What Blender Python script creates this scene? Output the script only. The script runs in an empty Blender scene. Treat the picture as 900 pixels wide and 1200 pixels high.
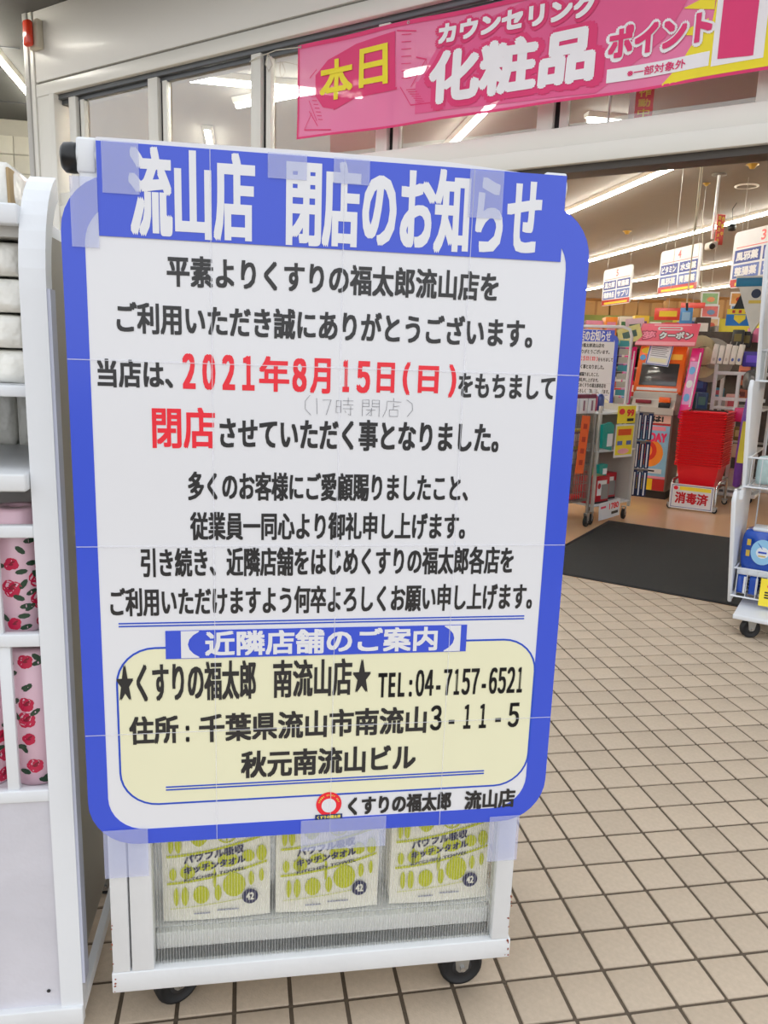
import bpy, bmesh, math, random
from mathutils import Vector, Matrix
random.seed(7)
S = bpy.context.scene
COL = S.collection
PI = math.pi

# ------------------------------------------------------------------ camera, world, exposure
FPX, PITCH, ROLL, CAMH = 892.8, 0.2004, 0.03512, 1.1448
cp, sp, cr, sr = math.cos(PITCH), math.sin(PITCH), math.cos(ROLL), math.sin(ROLL)
FWD = Vector((0, cp, -sp)); _up = Vector((0, sp, cp)); _rt = Vector((1, 0, 0))
RT = cr*_rt + sr*_up; UP = -sr*_rt + cr*_up
CAM = Vector((0, 0, CAMH))
cd = bpy.data.cameras.new('camera'); cam = bpy.data.objects.new('camera', cd); COL.objects.link(cam)
cam.matrix_world = Matrix(((RT.x, UP.x, -FWD.x, 0), (RT.y, UP.y, -FWD.y, 0), (RT.z, UP.z, -FWD.z, CAMH), (0, 0, 0, 1)))
cd.sensor_fit = 'HORIZONTAL'; cd.sensor_width = 36; cd.lens = FPX/900*36; cd.clip_start = .05; cd.clip_end = 200
S.camera = cam

def spot(px, py, Y):
    """the point of the place seen at a pixel of the photograph, at distance Y"""
    d = FWD + RT*((px-450)/FPX) + UP*((600-py)/FPX)
    return CAM + d*(Y/d.y)

W = bpy.data.worlds.new('overcast_day'); S.world = W; W.use_nodes = True
_n = W.node_tree.nodes; _l = W.node_tree.links
_bg = _n['Background']; _bg.inputs[1].default_value = 1.25
_tc = _n.new('ShaderNodeTexCoord'); _sx = _n.new('ShaderNodeSeparateXYZ'); _r = _n.new('ShaderNodeValToRGB')
_l.new(_tc.outputs['Generated'], _sx.inputs[0]); _l.new(_sx.outputs['Z'], _r.inputs[0]); _l.new(_r.outputs[0], _bg.inputs[0])
_r.color_ramp.elements[0].position = 0.0; _r.color_ramp.elements[0].color = (.96, .97, .985, 1)
_r.color_ramp.elements[1].position = 1.0; _r.color_ramp.elements[1].color = (.88, .93, 1.0, 1)

vs = S.view_settings
S.display_settings.display_device = 'sRGB'
vs.view_transform = 'Standard'; vs.look = 'None'; vs.gamma = 1; vs.use_curve_mapping = False
vs.exposure = 0.32
S.cycles.max_bounces = 7; S.cycles.transparent_max_bounces = 12; S.cycles.diffuse_bounces = 4
S.cycles.sample_clamp_indirect = 6; S.cycles.use_denoising = True
LAMP = 37.0

# ------------------------------------------------------------------ helpers
def lin(c):
    return tuple(((v/255)/12.92 if v/255 <= .04045 else ((v/255+.055)/1.055)**2.4) for v in c)

MATS = {}
def M(name, rgb, rough=.5, metal=0, var=.05, scale=12, bump=0, bscale=60, emit=0, alpha=1, rnd=0, coat=0, spec=.5, thru=0):
    """a procedural material: colour broken up by noise, fine relief"""
    if name in MATS: return MATS[name]
    m = bpy.data.materials.new(name); m.use_nodes = True; MATS[name] = m
    nt = m.node_tree; N = nt.nodes; L = nt.links; p = N['Principled BSDF']
    c = lin(rgb)
    p.inputs['Roughness'].default_value = rough; p.inputs['Metallic'].default_value = metal
    p.inputs['Coat Weight'].default_value = coat; p.inputs['Specular IOR Level'].default_value = spec
    p.inputs['Coat Roughness'].default_value = .12
    tc = N.new('ShaderNodeTexCoord'); nz = N.new('ShaderNodeTexNoise'); nz.inputs['Scale'].default_value = scale; nz.inputs['Detail'].default_value = 3
    L.new(tc.outputs['Object'], nz.inputs['Vector'])
    mx = N.new('ShaderNodeMixRGB'); mx.inputs[1].default_value = (*[v*(1-var) for v in c], 1); mx.inputs[2].default_value = (*[min(1, v*(1+var)) for v in c], 1)
    L.new(nz.outputs['Fac'], mx.inputs[0]); out = mx.outputs[0]
    if rnd:
        oi = N.new('ShaderNodeObjectInfo'); hs = N.new('ShaderNodeHueSaturation'); mr = N.new('ShaderNodeMapRange')
        mr.inputs['To Min'].default_value = 1-rnd; mr.inputs['To Max'].default_value = 1+rnd
        L.new(oi.outputs['Random'], mr.inputs['Value']); L.new(mr.outputs[0], hs.inputs['Value']); L.new(out, hs.inputs['Color']); out = hs.outputs[0]
    L.new(out, p.inputs['Base Color'])
    if emit:
        L.new(out, p.inputs['Emission Color']); p.inputs['Emission Strength'].default_value = emit
    if bump:
        n2 = N.new('ShaderNodeTexNoise'); n2.inputs['Scale'].default_value = bscale; L.new(tc.outputs['Object'], n2.inputs['Vector'])
        b = N.new('ShaderNodeBump'); b.inputs['Strength'].default_value = bump; b.inputs['Distance'].default_value = .01
        L.new(n2.outputs['Fac'], b.inputs['Height']); L.new(b.outputs[0], p.inputs['Normal'])
    if alpha < 1:
        tr = N.new('ShaderNodeBsdfTransparent'); ms = N.new('ShaderNodeMixShader'); ms.inputs[0].default_value = alpha
        L.new(tr.outputs[0], ms.inputs[1]); L.new(p.outputs[0], ms.inputs[2]); L.new(ms.outputs[0], N['Material Output'].inputs[0])
    return m

def glass(name, tint=(240, 245, 245), refl=1.0, dirt=.03):
    if name in MATS: return MATS[name]
    m = bpy.data.materials.new(name); m.use_nodes = True; MATS[name] = m
    nt = m.node_tree; N = nt.nodes; L = nt.links; N.remove(N['Principled BSDF'])
    tr = N.new('ShaderNodeBsdfTransparent'); tr.inputs[0].default_value = (*lin(tint), 1)
    gl = N.new('ShaderNodeBsdfGlossy'); gl.inputs['Roughness'].default_value = .02
    fr = N.new('ShaderNodeFresnel'); fr.inputs[0].default_value = 1.5
    mul = N.new('ShaderNodeMath'); mul.operation = 'MULTIPLY'; mul.inputs[1].default_value = refl; mul.use_clamp = True
    a = N.new('ShaderNodeMixShader'); L.new(fr.outputs[0], mul.inputs[0]); L.new(mul.outputs[0], a.inputs[0]); L.new(tr.outputs[0], a.inputs[1]); L.new(gl.outputs[0], a.inputs[2])
    df = N.new('ShaderNodeBsdfDiffuse'); df.inputs[0].default_value = (.8, .82, .82, 1)
    nz = N.new('ShaderNodeTexNoise'); nz.inputs['Scale'].default_value = 5; mm = N.new('ShaderNodeMath'); mm.operation = 'MULTIPLY'; mm.inputs[1].default_value = dirt*2
    L.new(nz.outputs['Fac'], mm.inputs[0])
    b = N.new('ShaderNodeMixShader'); L.new(mm.outputs[0], b.inputs[0]); L.new(a.outputs[0], b.inputs[1]); L.new(df.outputs[0], b.inputs[2])
    L.new(b.outputs[0], N['Material Output'].inputs[0])
    return m

class B:
    """collects shapes; build() links them as ONE mesh object"""
    def __init__(s): s.v = []; s.f = []; s.sm = []
    def add(s, v, f, smooth=False):
        o = len(s.v); s.v += [tuple(p) for p in v]; s.f += [[o+i for i in q] for q in f]; s.sm += [smooth]*len(f); return s
    def box(s, x0, x1, y0, y1, z0, z1, b=0):
        if b <= 0:
            v = [(x, y, z) for z in (z0, z1) for y in (y0, y1) for x in (x0, x1)]
            return s.add(v, [(0, 2, 3, 1), (4, 5, 7, 6), (0, 1, 5, 4), (2, 6, 7, 3), (0, 4, 6, 2), (1, 3, 7, 5)])
        bm = bmesh.new(); bmesh.ops.create_cube(bm, size=1)
        for q in bm.verts: q.co = Vector(((x0+x1)/2+q.co.x*(x1-x0), (y0+y1)/2+q.co.y*(y1-y0), (z0+z1)/2+q.co.z*(z1-z0)))
        b = min(b, .45*min(x1-x0, y1-y0, z1-z0)); bmesh.ops.bevel(bm, geom=bm.edges[:], offset=b, segments=2, affect='EDGES', profile=.5)
        bm.verts.ensure_lookup_table(); s.add([q.co for q in bm.verts], [[q.index for q in fc.verts] for fc in bm.faces], True); bm.free(); return s
    def prism(s, pts, y0, y1):      # polygon in x-z, extruded along y
        n = len(pts); v = [(x, y0, z) for x, z in pts]+[(x, y1, z) for x, z in pts]
        return s.add(v, [list(range(n)), list(range(2*n-1, n-1, -1))]+[(i, (i+1) % n, n+(i+1) % n, n+i) for i in range(n)])
    def flat(s, pts, y):            # a printed shape: flat polygon in x-z
        return s.add([(x, y, z) for x, z in pts], [list(range(len(pts)))])
    def ring(s, a, b, y0, y1):      # between two outlines with the same number of points
        n = len(a); v = [(x, y, z) for q, y in ((a, y0), (b, y0), (a, y1), (b, y1)) for x, z in q]; f = []
        for i in range(n):
            j = (i+1) % n
            f += [(i, j, n+j, n+i), (2*n+i, 3*n+i, 3*n+j, 2*n+j), (i, 2*n+i, 2*n+j, j), (n+i, n+j, 3*n+j, 3*n+i)]
        return s.add(v, f)
    def cyl(s, p, q, r, r2=None, n=14, caps=True):
        p = Vector(p); q = Vector(q); r2 = r if r2 is None else r2; d = (q-p).normalized()
        a = d.orthogonal().normalized(); c = d.cross(a); v = []
        for o, rr in ((p, r), (q, r2)):
            v += [o+(a*math.cos(2*PI*i/n)+c*math.sin(2*PI*i/n))*rr for i in range(n)]
        s.add(v, [(i, (i+1) % n, n+(i+1) % n, n+i) for i in range(n)], True)
        if caps: s.add(v, [list(range(n-1, -1, -1)), list(range(n, 2*n))])
        return s
    def tube(s, pts, r, n=8, closed=False):
        k = len(pts); P = [Vector(p) for p in pts]; up = None; rings = []
        for i in range(k):
            a = P[(i-1) % k] if (closed or i > 0) else P[i]; b = P[(i+1) % k] if (closed or i < k-1) else P[i]
            d = (b-a).normalized()
            if up is None: up = d.orthogonal().normalized()
            up = (up-d*up.dot(d)).normalized(); c = d.cross(up)
            rings.append([P[i]+(up*math.cos(2*PI*j/n)+c*math.sin(2*PI*j/n))*r for j in range(n)])
        v = [p for rg in rings for p in rg]; f = []
        for i in range(k if closed else k-1):
            i2 = (i+1) % k
            for j in range(n): f.append((i*n+j, i*n+(j+1) % n, i2*n+(j+1) % n, i2*n+j))
        s.add(v, f, True)
        if not closed: s.add(v, [list(range(n-1, -1, -1)), list(range((k-1)*n, k*n))])
        return s
    def lathe(s, prof, o=(0, 0, 0), n=18, axis='z'):
        v = []
        for r, h in prof:
            for i in range(n):
                a, b = r*math.cos(2*PI*i/n), r*math.sin(2*PI*i/n)
                p = (a, b, h) if axis == 'z' else ((a, h, b) if axis == 'y' else (h, a, b))
                v.append((p[0]+o[0], p[1]+o[1], p[2]+o[2]))
        return s.add(v, [(k*n+i, k*n+(i+1) % n, (k+1)*n+(i+1) % n, (k+1)*n+i) for k in range(len(prof)-1) for i in range(n)], True)
    def grid(s, fn, nu, nv):
        v = [fn(i/nu, j/nv) for j in range(nv+1) for i in range(nu+1)]
        return s.add(v, [(j*(nu+1)+i, j*(nu+1)+i+1, (j+1)*(nu+1)+i+1, (j+1)*(nu+1)+i) for j in range(nv) for i in range(nu)], True)
    def build(s, name, mat, parent=None):
        me = bpy.data.meshes.new(name); me.from_pydata(s.v, [], s.f); me.polygons.foreach_set('use_smooth', s.sm); me.update()
        if mat: me.materials.append(mat)
        o = bpy.data.objects.new(name, me); COL.objects.link(o)
        if parent: o.parent = parent
        return o

def tag(o, label=None, cat=None, group=None, kind=None):
    if label: o['label'] = label
    if cat: o['category'] = cat
    if group: o['group'] = group
    if kind: o['kind'] = kind
    return o
def thing(name, label, cat, loc=(0, 0, 0), rz=0, group=None):
    o = bpy.data.objects.new(name, None); COL.objects.link(o); o.empty_display_size = .05
    o.location = loc; o.rotation_euler = (0, 0, rz); return tag(o, label, cat, group)
def struct(name, loc=(0, 0, 0), rz=0):
    o = bpy.data.objects.new(name, None); COL.objects.link(o); o.location = loc; o.rotation_euler = (0, 0, rz); o['kind'] = 'structure'; return o
def dup(root, loc=None, rz=None, label=None):
    c = root.copy(); COL.objects.link(c)
    if loc is not None: c.location = loc
    if rz is not None: c.rotation_euler = (0, 0, rz)
    if label: c['label'] = label
    def kids(a, b):
        for ch in list(KIDS(a)):
            d = ch.copy(); COL.objects.link(d); d.parent = b; kids(ch, d)
    kids(root, c); return c
def KIDS(o): return [x for x in COL.objects if x.parent == o]

def rrect(x0, x1, z0, z1, r, n=8):
    out = []
    for cx, cz, a0 in ((x1-r, z0+r, -90), (x1-r, z1-r, 0), (x0+r, z1-r, 90), (x0+r, z0+r, 180)):
        for i in range(n+1):
            a = math.radians(a0+90*i/n); out.append((cx+r*math.cos(a), cz+r*math.sin(a)))
    return out
def ell(cx, cz, rx, rz, n=18, rot=0):
    return [(cx+rx*math.cos(a)*math.cos(rot)-rz*math.sin(a)*math.sin(rot), cz+rx*math.cos(a)*math.sin(rot)+rz*math.sin(a)*math.cos(rot)) for a in (2*PI*i/n for i in range(n))]

TXT = {}; RAW = {}
def glyphs(body):
    if body in TXT: return TXT[body]
    c = bpy.data.curves.new('lettering', 'FONT'); c.body = body; c.resolution_u = 3; RAW[body] = None
    o = bpy.data.objects.new('lettering', c); COL.objects.link(o)
    m = bpy.data.meshes.new_from_object(o.evaluated_get(bpy.context.evaluated_depsgraph_get()))
    v = [(q.co.x, q.co.y) for q in m.vertices]; f = [list(p.vertices) for p in m.polygons]
    bpy.data.objects.remove(o); bpy.data.curves.remove(c); bpy.data.meshes.remove(m)
    x0 = min(a for a, b in v); x1 = max(a for a, b in v); z0 = min(b for a, b in v); z1 = max(b for a, b in v)
    RAW[body] = (x0, x1, z0, z1); TXT[body] = ([((a-x0)/(x1-x0), (b-z0)/max(1e-6, z1-z0)) for a, b in v], f); return TXT[body]
def text(body, x0, x1, z0, z1, y, mat, parent, bold=.0008,  name='lettering', warp=None, many=4, slant=0):
    """lettering filling the given box in x-z, seen from -y"""
    v, f = glyphs(body); b = B()
    if bold <= 0: sh = [(0, 0)]
    elif many == 4 and bold > .0017: sh = [(bold*i, bold*j) for i in (-1, 0, 1) for j in (-1, 0, 1)]
    elif many == 4: sh = [(-bold, -bold), (bold, -bold), (-bold, bold), (bold, bold), (0, 0)]
    else: sh = [(bold*math.cos(2*PI*i/many), bold*math.sin(2*PI*i/many)) for i in range(many)]+[(0, 0)]
    g = bold
    for k, (dx, dz) in enumerate(sh):
        P = [(x0+g+p*(x1-x0-2*g)+dx+slant*(q-.5)*(z1-z0), y-1.2e-5*k, z0+g+q*(z1-z0-2*g)+dz) for p, q in v]
        if warp: P = [warp(p) for p in P]
        b.add(P, f)
    return b.build(name, mat, parent)

def mono(body, x0, x1, z0, z1, y, mat, parent, bold=.0008, name='text_line', fill=.80):
    """evenly spaced lettering, each sign in a cell of its own"""
    n = len(body); cw = (x1-x0)/n; b = B(); body = body.translate(str.maketrans('0123456789', '０１２３４５６７８９')); glyphs('０'); rw = RAW['０']; sc = (z1-z0)/(rw[3]-rw[2])
    for i, ch in enumerate(body):
        v, f = glyphs(ch); r = RAW[ch]; w = cw*fill*min(1.05, (r[1]-r[0])/(rw[1]-rw[0])); w *= .62 if ch == '１' else 1; cx = x0+cw*(i+.5)
        if ch == ':': w = .0035
        zz0 = z0+(r[2]-rw[2])*sc; zz1 = z0+(r[3]-rw[2])*sc
        for dx, dz in ((-bold, -bold), (bold, -bold), (-bold, bold), (bold, bold)):
            b.add([(cx-w/2+p*w+dx, y, zz0+q*(zz1-zz0)+dz) for p, q in v], f)
    return b.build(name, mat, parent)

# ------------------------------------------------------------------ materials
white_paint = M('white_paint', (226, 229, 233), .38, var=.03, scale=5, bump=.05)
white_worn = M('worn_white_paint', (222, 224, 226), .42, var=.07, scale=9, bump=.1, bscale=30)
off_white = M('painted_aluminium', (230, 228, 220), .35, var=.03, scale=2)
panel_white = M('enamelled_wall_panel', (232, 230, 224), .42, var=.02, scale=1.2, bump=.03, bscale=3, coat=.08)
dark_metal = M('dark_anodised_metal', (92, 95, 98), .4, .3)
black_rub = M('black_rubber', (24, 24, 26), .6)
black_pl = M('black_plastic', (20, 21, 24), .35)
steel = M('zinc_plated_steel', (175, 175, 172), .35, .8)
chrome = M('chrome_tube', (190, 190, 190), .2, .9)
paper = M('white_paper', (229, 230, 234), .33, var=.015, scale=3, bump=.06, bscale=6, coat=.25)
blue = M('printed_blue', (56, 84, 212), .33, var=.05, scale=5, bump=.06, bscale=6, coat=.25)
blue2 = M('printed_line_blue', (36, 78, 196), .4)
ink = M('printed_black', (38, 38, 40), .4, coat=.2)
red = M('printed_red', (238, 34, 52), .4, coat=.2)
cream = M('printed_cream', (236, 234, 200), .35, var=.02, bump=.06, bscale=6, coat=.25)
tape = M('clear_tape', (205, 212, 246), .22, alpha=.30, coat=.5)
seam = M('sheet_seam', (240, 242, 250), .4, alpha=.35)
pencil = M('pencil', (120, 120, 128), .6)
grey_lt = M('light_grey_metal', (185, 183, 178), .4)

# ------------------------------------------------------------------ frames of the place
NF = Vector((.5291, .8486, 0)).normalized(); DF = Vector((NF.y, -NF.x, 0)); RZF = math.atan2(DF.y, DF.x)   # entrance front
FO = NF*3.98
def fac(s, t, z=0): return FO+DF*s+NF*t+Vector((0, 0, z))
TY = 0.18218; TC = Vector((math.cos(TY), math.sin(TY), 0)); TR = Vector((-math.sin(TY), math.cos(TY), 0))   # tile and shop grid
def tl(c, r, z=0): return TC*c+TR*r+Vector((0, 0, z))
CY = math.radians(9.2); CD = Vector((math.cos(CY), math.sin(CY), 0)); CN = Vector((-math.sin(CY), math.cos(CY), 0))
KW = .9486; CO = CN*1.1691*KW+Vector((0, 0, CAMH*(1-KW))); GZ = -CAMH*(1-KW)/KW   # the wagon stands on castors: KW its size, GZ the ground in its own frame
#                                                                      # front of the display wagon

# ------------------------------------------------------------------ ground: pavement tiles
grout = M('dark_grout', (96, 84, 70), .9, var=.15, scale=40, bump=.3, bscale=200)
tile_m = M('buff_pavement_tile', (193, 176, 155), .62, var=.14, scale=90, bump=.12, bscale=260, rnd=.05, spec=.35)
pav = struct('floor_pavement')
sl = B()
def facq(pts, z0, z1):
    n = len(pts); sl.add([(p.x, p.y, z0) for p in pts]+[(p.x, p.y, z1) for p in pts], [list(range(n-1, -1, -1)), list(range(n, 2*n))]+[(i, (i+1) % n, n+(i+1) % n, n+i) for i in range(n)])
facq([fac(-16, 0), fac(-16, -18), fac(16, -18), fac(16, 0)], -.12, -.0035)
sl.build('grout_bed', grout, pav)
side = B(); 
tm = B().box(-.0462, .0462, -.0462, .0462, -.012, 0, .0014).build('tile', tile_m, pav)
tmesh = tm.data; bpy.data.objects.remove(tm)
O0 = Vector((.319837, 1.449182, 0)); cells = []
def project(p):
    d = Vector(p)-CAM; z = d.dot(FWD)
    return (450+FPX*d.dot(RT)/z, 600-FPX*d.dot(UP)/z, z) if z > .1 else None
for i in range(-60, 55):
    for j in range(-30, 75):
        c = O0+TC*(.1*(i+.5))+TR*(.1*(j+.5))
        t = c.dot(NF)-3.98
        if t > -.055 or t < -6: continue
        q = project(c); vis = False
        if q and -20 < q[0] < 920 and 640 < q[1] < 1225:
            v = c-CAM; den = v.dot(CN)
            h = None
            if den > 0:
                k = (1.1691)/den; hp = CAM+v*k
                if k < 1 and -.27 < hp.dot(CD) < .47 and hp.z > .06: h = 1
                if k < 1 and hp.dot(CD) < -.30: h = 1
            vis = h is None
        cells.append(((q[2] if q else 99), vis, c, i, j))
seen = sorted([c for c in cells if c[1]], key=lambda c: c[0])
ids = set((c[3], c[4]) for c in seen[:300]); rest = B()
for z, vis, c, i, j in cells:
    dz = random.uniform(-.0006, .0004); rot = TY+random.uniform(-.006, .006)
    if (i, j) in ids:
        o = bpy.data.objects.new('tile', tmesh); COL.objects.link(o); o.parent = pav; o.location = (c.x, c.y, dz); o.rotation_euler = (0, 0, rot)
    else:
        a = .0462; P = [c+TC*(x*a)+TR*(y*a) for x, y in ((-1, -1), (1, -1), (1, 1), (-1, 1))]
        rest.add([(p.x, p.y, -.01) for p in P]+[(p.x, p.y, dz) for p in P], [(4, 5, 6, 7), (0, 1, 5, 4), (1, 2, 6, 5), (2, 3, 7, 6), (3, 0, 4, 7)])
tag(rest.build('tiles', tile_m, pav), kind='stuff')
cut = B()                                    # tiles cut along the door sill
for i in range(-60, 55):
    for j in range(-30, 75):
        c = O0+TC*(.1*(i+.5))+TR*(.1*(j+.5)); t = c.dot(NF)-3.98
        if not -.055 < t < .07: continue
        P = [c+TC*(x*.0462)+TR*(y*.0462) for x, y in ((-1, -1), (1, -1), (1, 1), (-1, 1))]; out = []
        for p, q in zip(P, P[1:]+P[:1]):
            tp, tq = p.dot(NF)-3.976, q.dot(NF)-3.976
            if tp <= 0: out.append(p)
            if tp*tq < 0: out.append(p+(q-p)*(tp/(tp-tq)))
        n = len(out)
        if n >= 3: cut.add([(p.x, p.y, -.01) for p in out]+[(p.x, p.y, 0) for p in out], [list(range(n, 2*n))]+[(k, (k+1) % n, n+(k+1) % n, n+k) for k in range(n)])
tag(cut.build('cut_tiles', tile_m, pav), kind='stuff')

# interior floor, ceiling, walls on the shop grid
floor_m = M('beige_vinyl_floor', (228, 186, 146), .25, var=.06, scale=2.5, coat=.2)
fl = struct('floor'); b = B(); z0 = -.1
pts = [fac(-5.87, .0), fac(1.5, .0), tl(17, 1.95), tl(17, 31), tl(-1.7, 31)]
sl = B(); facq(pts, -.1, 0.0); sl.build('floor_sheet', floor_m, fl)
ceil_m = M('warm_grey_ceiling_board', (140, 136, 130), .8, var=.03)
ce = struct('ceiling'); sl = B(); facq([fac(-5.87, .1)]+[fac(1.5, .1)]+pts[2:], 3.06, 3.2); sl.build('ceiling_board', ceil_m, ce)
wallm = M('shop_wall', (196, 188, 172), .7)
def wall(name, p, q, z0, z1, th, mat):
    d = (q-p); L_ = d.length; o = struct(name, p, math.atan2(d.y, d.x)); B().box(0, L_, 0, th, z0, z1).build('wall_panel', mat, o); return o
wall('wall_back', tl(-1.7, 31), tl(17, 31), 0, 3.2, .1, wallm)
wall('wall_right', tl(17, 1.95), tl(17, 31), 0, 3.2, -.1, wallm)
wall('wall_left', fac(-5.87, .12), tl(-1.75, 31), 0, 3.62, .1, off_white)
wall('wall_street', fac(1.62, .05), tl(17.1, 1.9), 0, 3.62, .1, off_white)

# canopy over the pavement
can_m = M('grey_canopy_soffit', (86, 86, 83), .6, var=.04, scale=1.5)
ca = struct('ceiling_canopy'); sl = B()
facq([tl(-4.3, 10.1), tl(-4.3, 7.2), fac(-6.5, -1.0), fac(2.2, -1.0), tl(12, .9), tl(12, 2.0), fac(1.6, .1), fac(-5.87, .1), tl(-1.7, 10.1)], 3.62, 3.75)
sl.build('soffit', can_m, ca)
jo = B()
for r in (7.6, 9.2): jo.box(-4.25, -1.9, r, r+.012, 3.612, 3.622)
jj = jo.build('joint_strip', dark_metal, ca); jj.rotation_euler = (0, 0, TY)
# side wall of cream tiles at the far end of the walk
sw = struct('wall_side', tl(-6.2, 9.85), TY)
B().box(0, 4.5, .02, .2, 0, 3.615).build('backing', M('cream_joint', (200, 196, 182), .8), sw)
cream_tile = M('cream_wall_tile', (226, 222, 206), .3, coat=.3, rnd=.02)
wt = B().box(0, .44, 0, .02, 0, .19, .002).build('tile', cream_tile, sw); wm = wt.data; bpy.data.objects.remove(wt)
for i in range(9):
    for j in range(17):
        o = bpy.data.objects.new('tile', wm); COL.objects.link(o); o.parent = sw; o.location = (.02+i*.45, .003, .05+j*.2)
# building across the road: only seen as reflections in the panes
nb = struct('wall_neighbour', tl(-16, -14), TY+.35)
B().box(0, 3, 0, 24, -.1, 3.6).build('wall_panel', M('grey_render', (120, 118, 112), .8), nb)
rd = struct('floor_road'); B().box(-30, 30, -30, 12, -.3, -.13).build('asphalt', M('asphalt', (110, 108, 106), .9, bump=.3), rd)

# ------------------------------------------------------------------ entrance front
wf = struct('wall_front', FO, RZF)
B().box(-5.76, 1.62, -.03, .12, 3.125, 3.618, .003).build('wall_panel', panel_white, wf)
B().box(-5.76, 1.62, -.012, .12, 3.10, 3.125).build('shadow_gap', M('gap_shadow', (150, 146, 138), .7), wf)
B().box(-5.76, 1.62, -.035, .12, 3.02, 3.108, .004).build('head_rail', off_white, wf)
B().box(-5.87, -5.815, -.05, .12, 0, 3.618, .003).build('corner_trim', grey_lt, wf)
B().box(-5.812, -5.765, -.04, .12, 0, 3.618, .003).build('corner_trim', off_white, wf)
B().box(-5.76, -5.6, -.03, .12, 0, 3.02, .003).build('filler_panel', off_white, wf)
B().box(-5.6, -5.54, -.04, .12, 0, 3.02, .004).build('jamb', off_white, wf)
B().box(-5.54, 1.62, .03, .12, 2.955, 3.02, .003).build('soffit_rail', dark_metal, wf)
B().box(-5.54, 1.62, .0, .03, 2.985, 3.02, .003).build('soffit_rail', dark_metal, wf)
B().box(-3.3, 1.62, -.03, .14, 2.13, 2.217, .004).build('header_rail', off_white, wf)
B().box(-5.54, 1.62, -.018, .14, 2.217, 2.31, .004).build('header_rail', off_white, wf)
B().box(-5.54, -3.3, -.03, .14, 2.13, 2.217, .004).build('header_rail', off_white, wf)
B().box(-5.54, 1.62, .0, .14, 2.095, 2.13).build('door_track', M('dark_track', (70, 64, 58), .5), wf)
B().box(1.3, 1.62, -.03, .14, 0, 2.13, .004).build('jamb', off_white, wf)
mull = [(-5.42, -5.34), (-4.545, -4.45), (-3.59, -3.51), (-2.63, -2.553), (-1.64, -1.555), (-.61, -.50), (.36, .45), (1.3, 1.4)]
pane_m = glass('window_glass', refl=4.0, dirt=.05)
for k, (a, b_) in enumerate(mull[:-1]):
    w = struct('window_%d' % (k+1), FO, RZF)
    B().box(a, b_, .0, .06, 2.31, 2.985, .003).build('mullion', off_white, w)
    if k != 5: B().box(b_+.028, b_+.068, .02, .06, 2.31, 2.96, .003).build('stop_bead', off_white, w)
    B().box(b_, b_+.028, .035, .06, 2.31, 2.96).build('gasket', black_rub, w)
    B().add([(b_+.02, .048, 2.31), (mull[k+1][0], .048, 2.31), (mull[k+1][0], .048, 2.96), (b_+.02, .048, 2.96)], [(0, 1, 2, 3)]).build('pane', pane_m, w)
# fixed glazing and parked door leaf left of the opening
for k, (a, b_) in enumerate(((-5.54, -4.5), (-4.45, -3.4))):
    w = struct('window_%d' % (k+9), FO, RZF)
    B().box(a, a+.05, 0, .06, .1, 2.13, .003).build('mullion', off_white, w)
    B().box(a, b_, 0, .06, 0, .1, .003).build('sill', off_white, w)
    B().add([(a+.05, .033, .1), (b_, .033, .1), (b_, .033, 2.1), (a+.05, .033, 2.1)], [(0, 1, 2, 3)]).build('pane', pane_m, w)
d = struct('door_1', FO, RZF)
for a in (-3.4, -2.55): B().box(a, a+.06, .08, .115, .02, 2.1, .003).build('stile', off_white, d)
B().add([(-3.34, .097, .1), (-2.55, .097, .1), (-2.55, .097, 2.05), (-3.34, .097, 2.05)], [(0, 1, 2, 3)]).build('pane', pane_m, d)
B().box(-3.34, -2.55, .08, .115, .02, .1, .003).build('bottom_rail', off_white, d)

al = thing('warning_lamp', 'small red lamp in a beige housing on the upper wall by the corner', 'lamp', fac(-5.70, -.03, 3.44), RZF)
B().box(-.06, .06, -.05, 0, -.1, .1, .008).build('housing', M('beige_plastic', (205, 198, 180), .4), al)
B().box(-.062, .02, -.1, -.05, -.09, .09, .02).build('lens', M('red_lens', (225, 60, 30), .2, coat=.5), al)

# entrance mat
mat = thing('entrance_mat', 'large black entrance mat laid just inside the doorway', 'mat', FO, RZF)
B().box(-1.5, .95, .005, 1.63, 0, .009, .003).build('pile', M('black_mat_pile', (46, 46, 45), .95, var=.35, scale=60, bump=.6, bscale=300), mat)
B().box(-1.53, .98, -.0, 1.66, 0, .005).build('rubber_edge', black_rub, mat)

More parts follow.
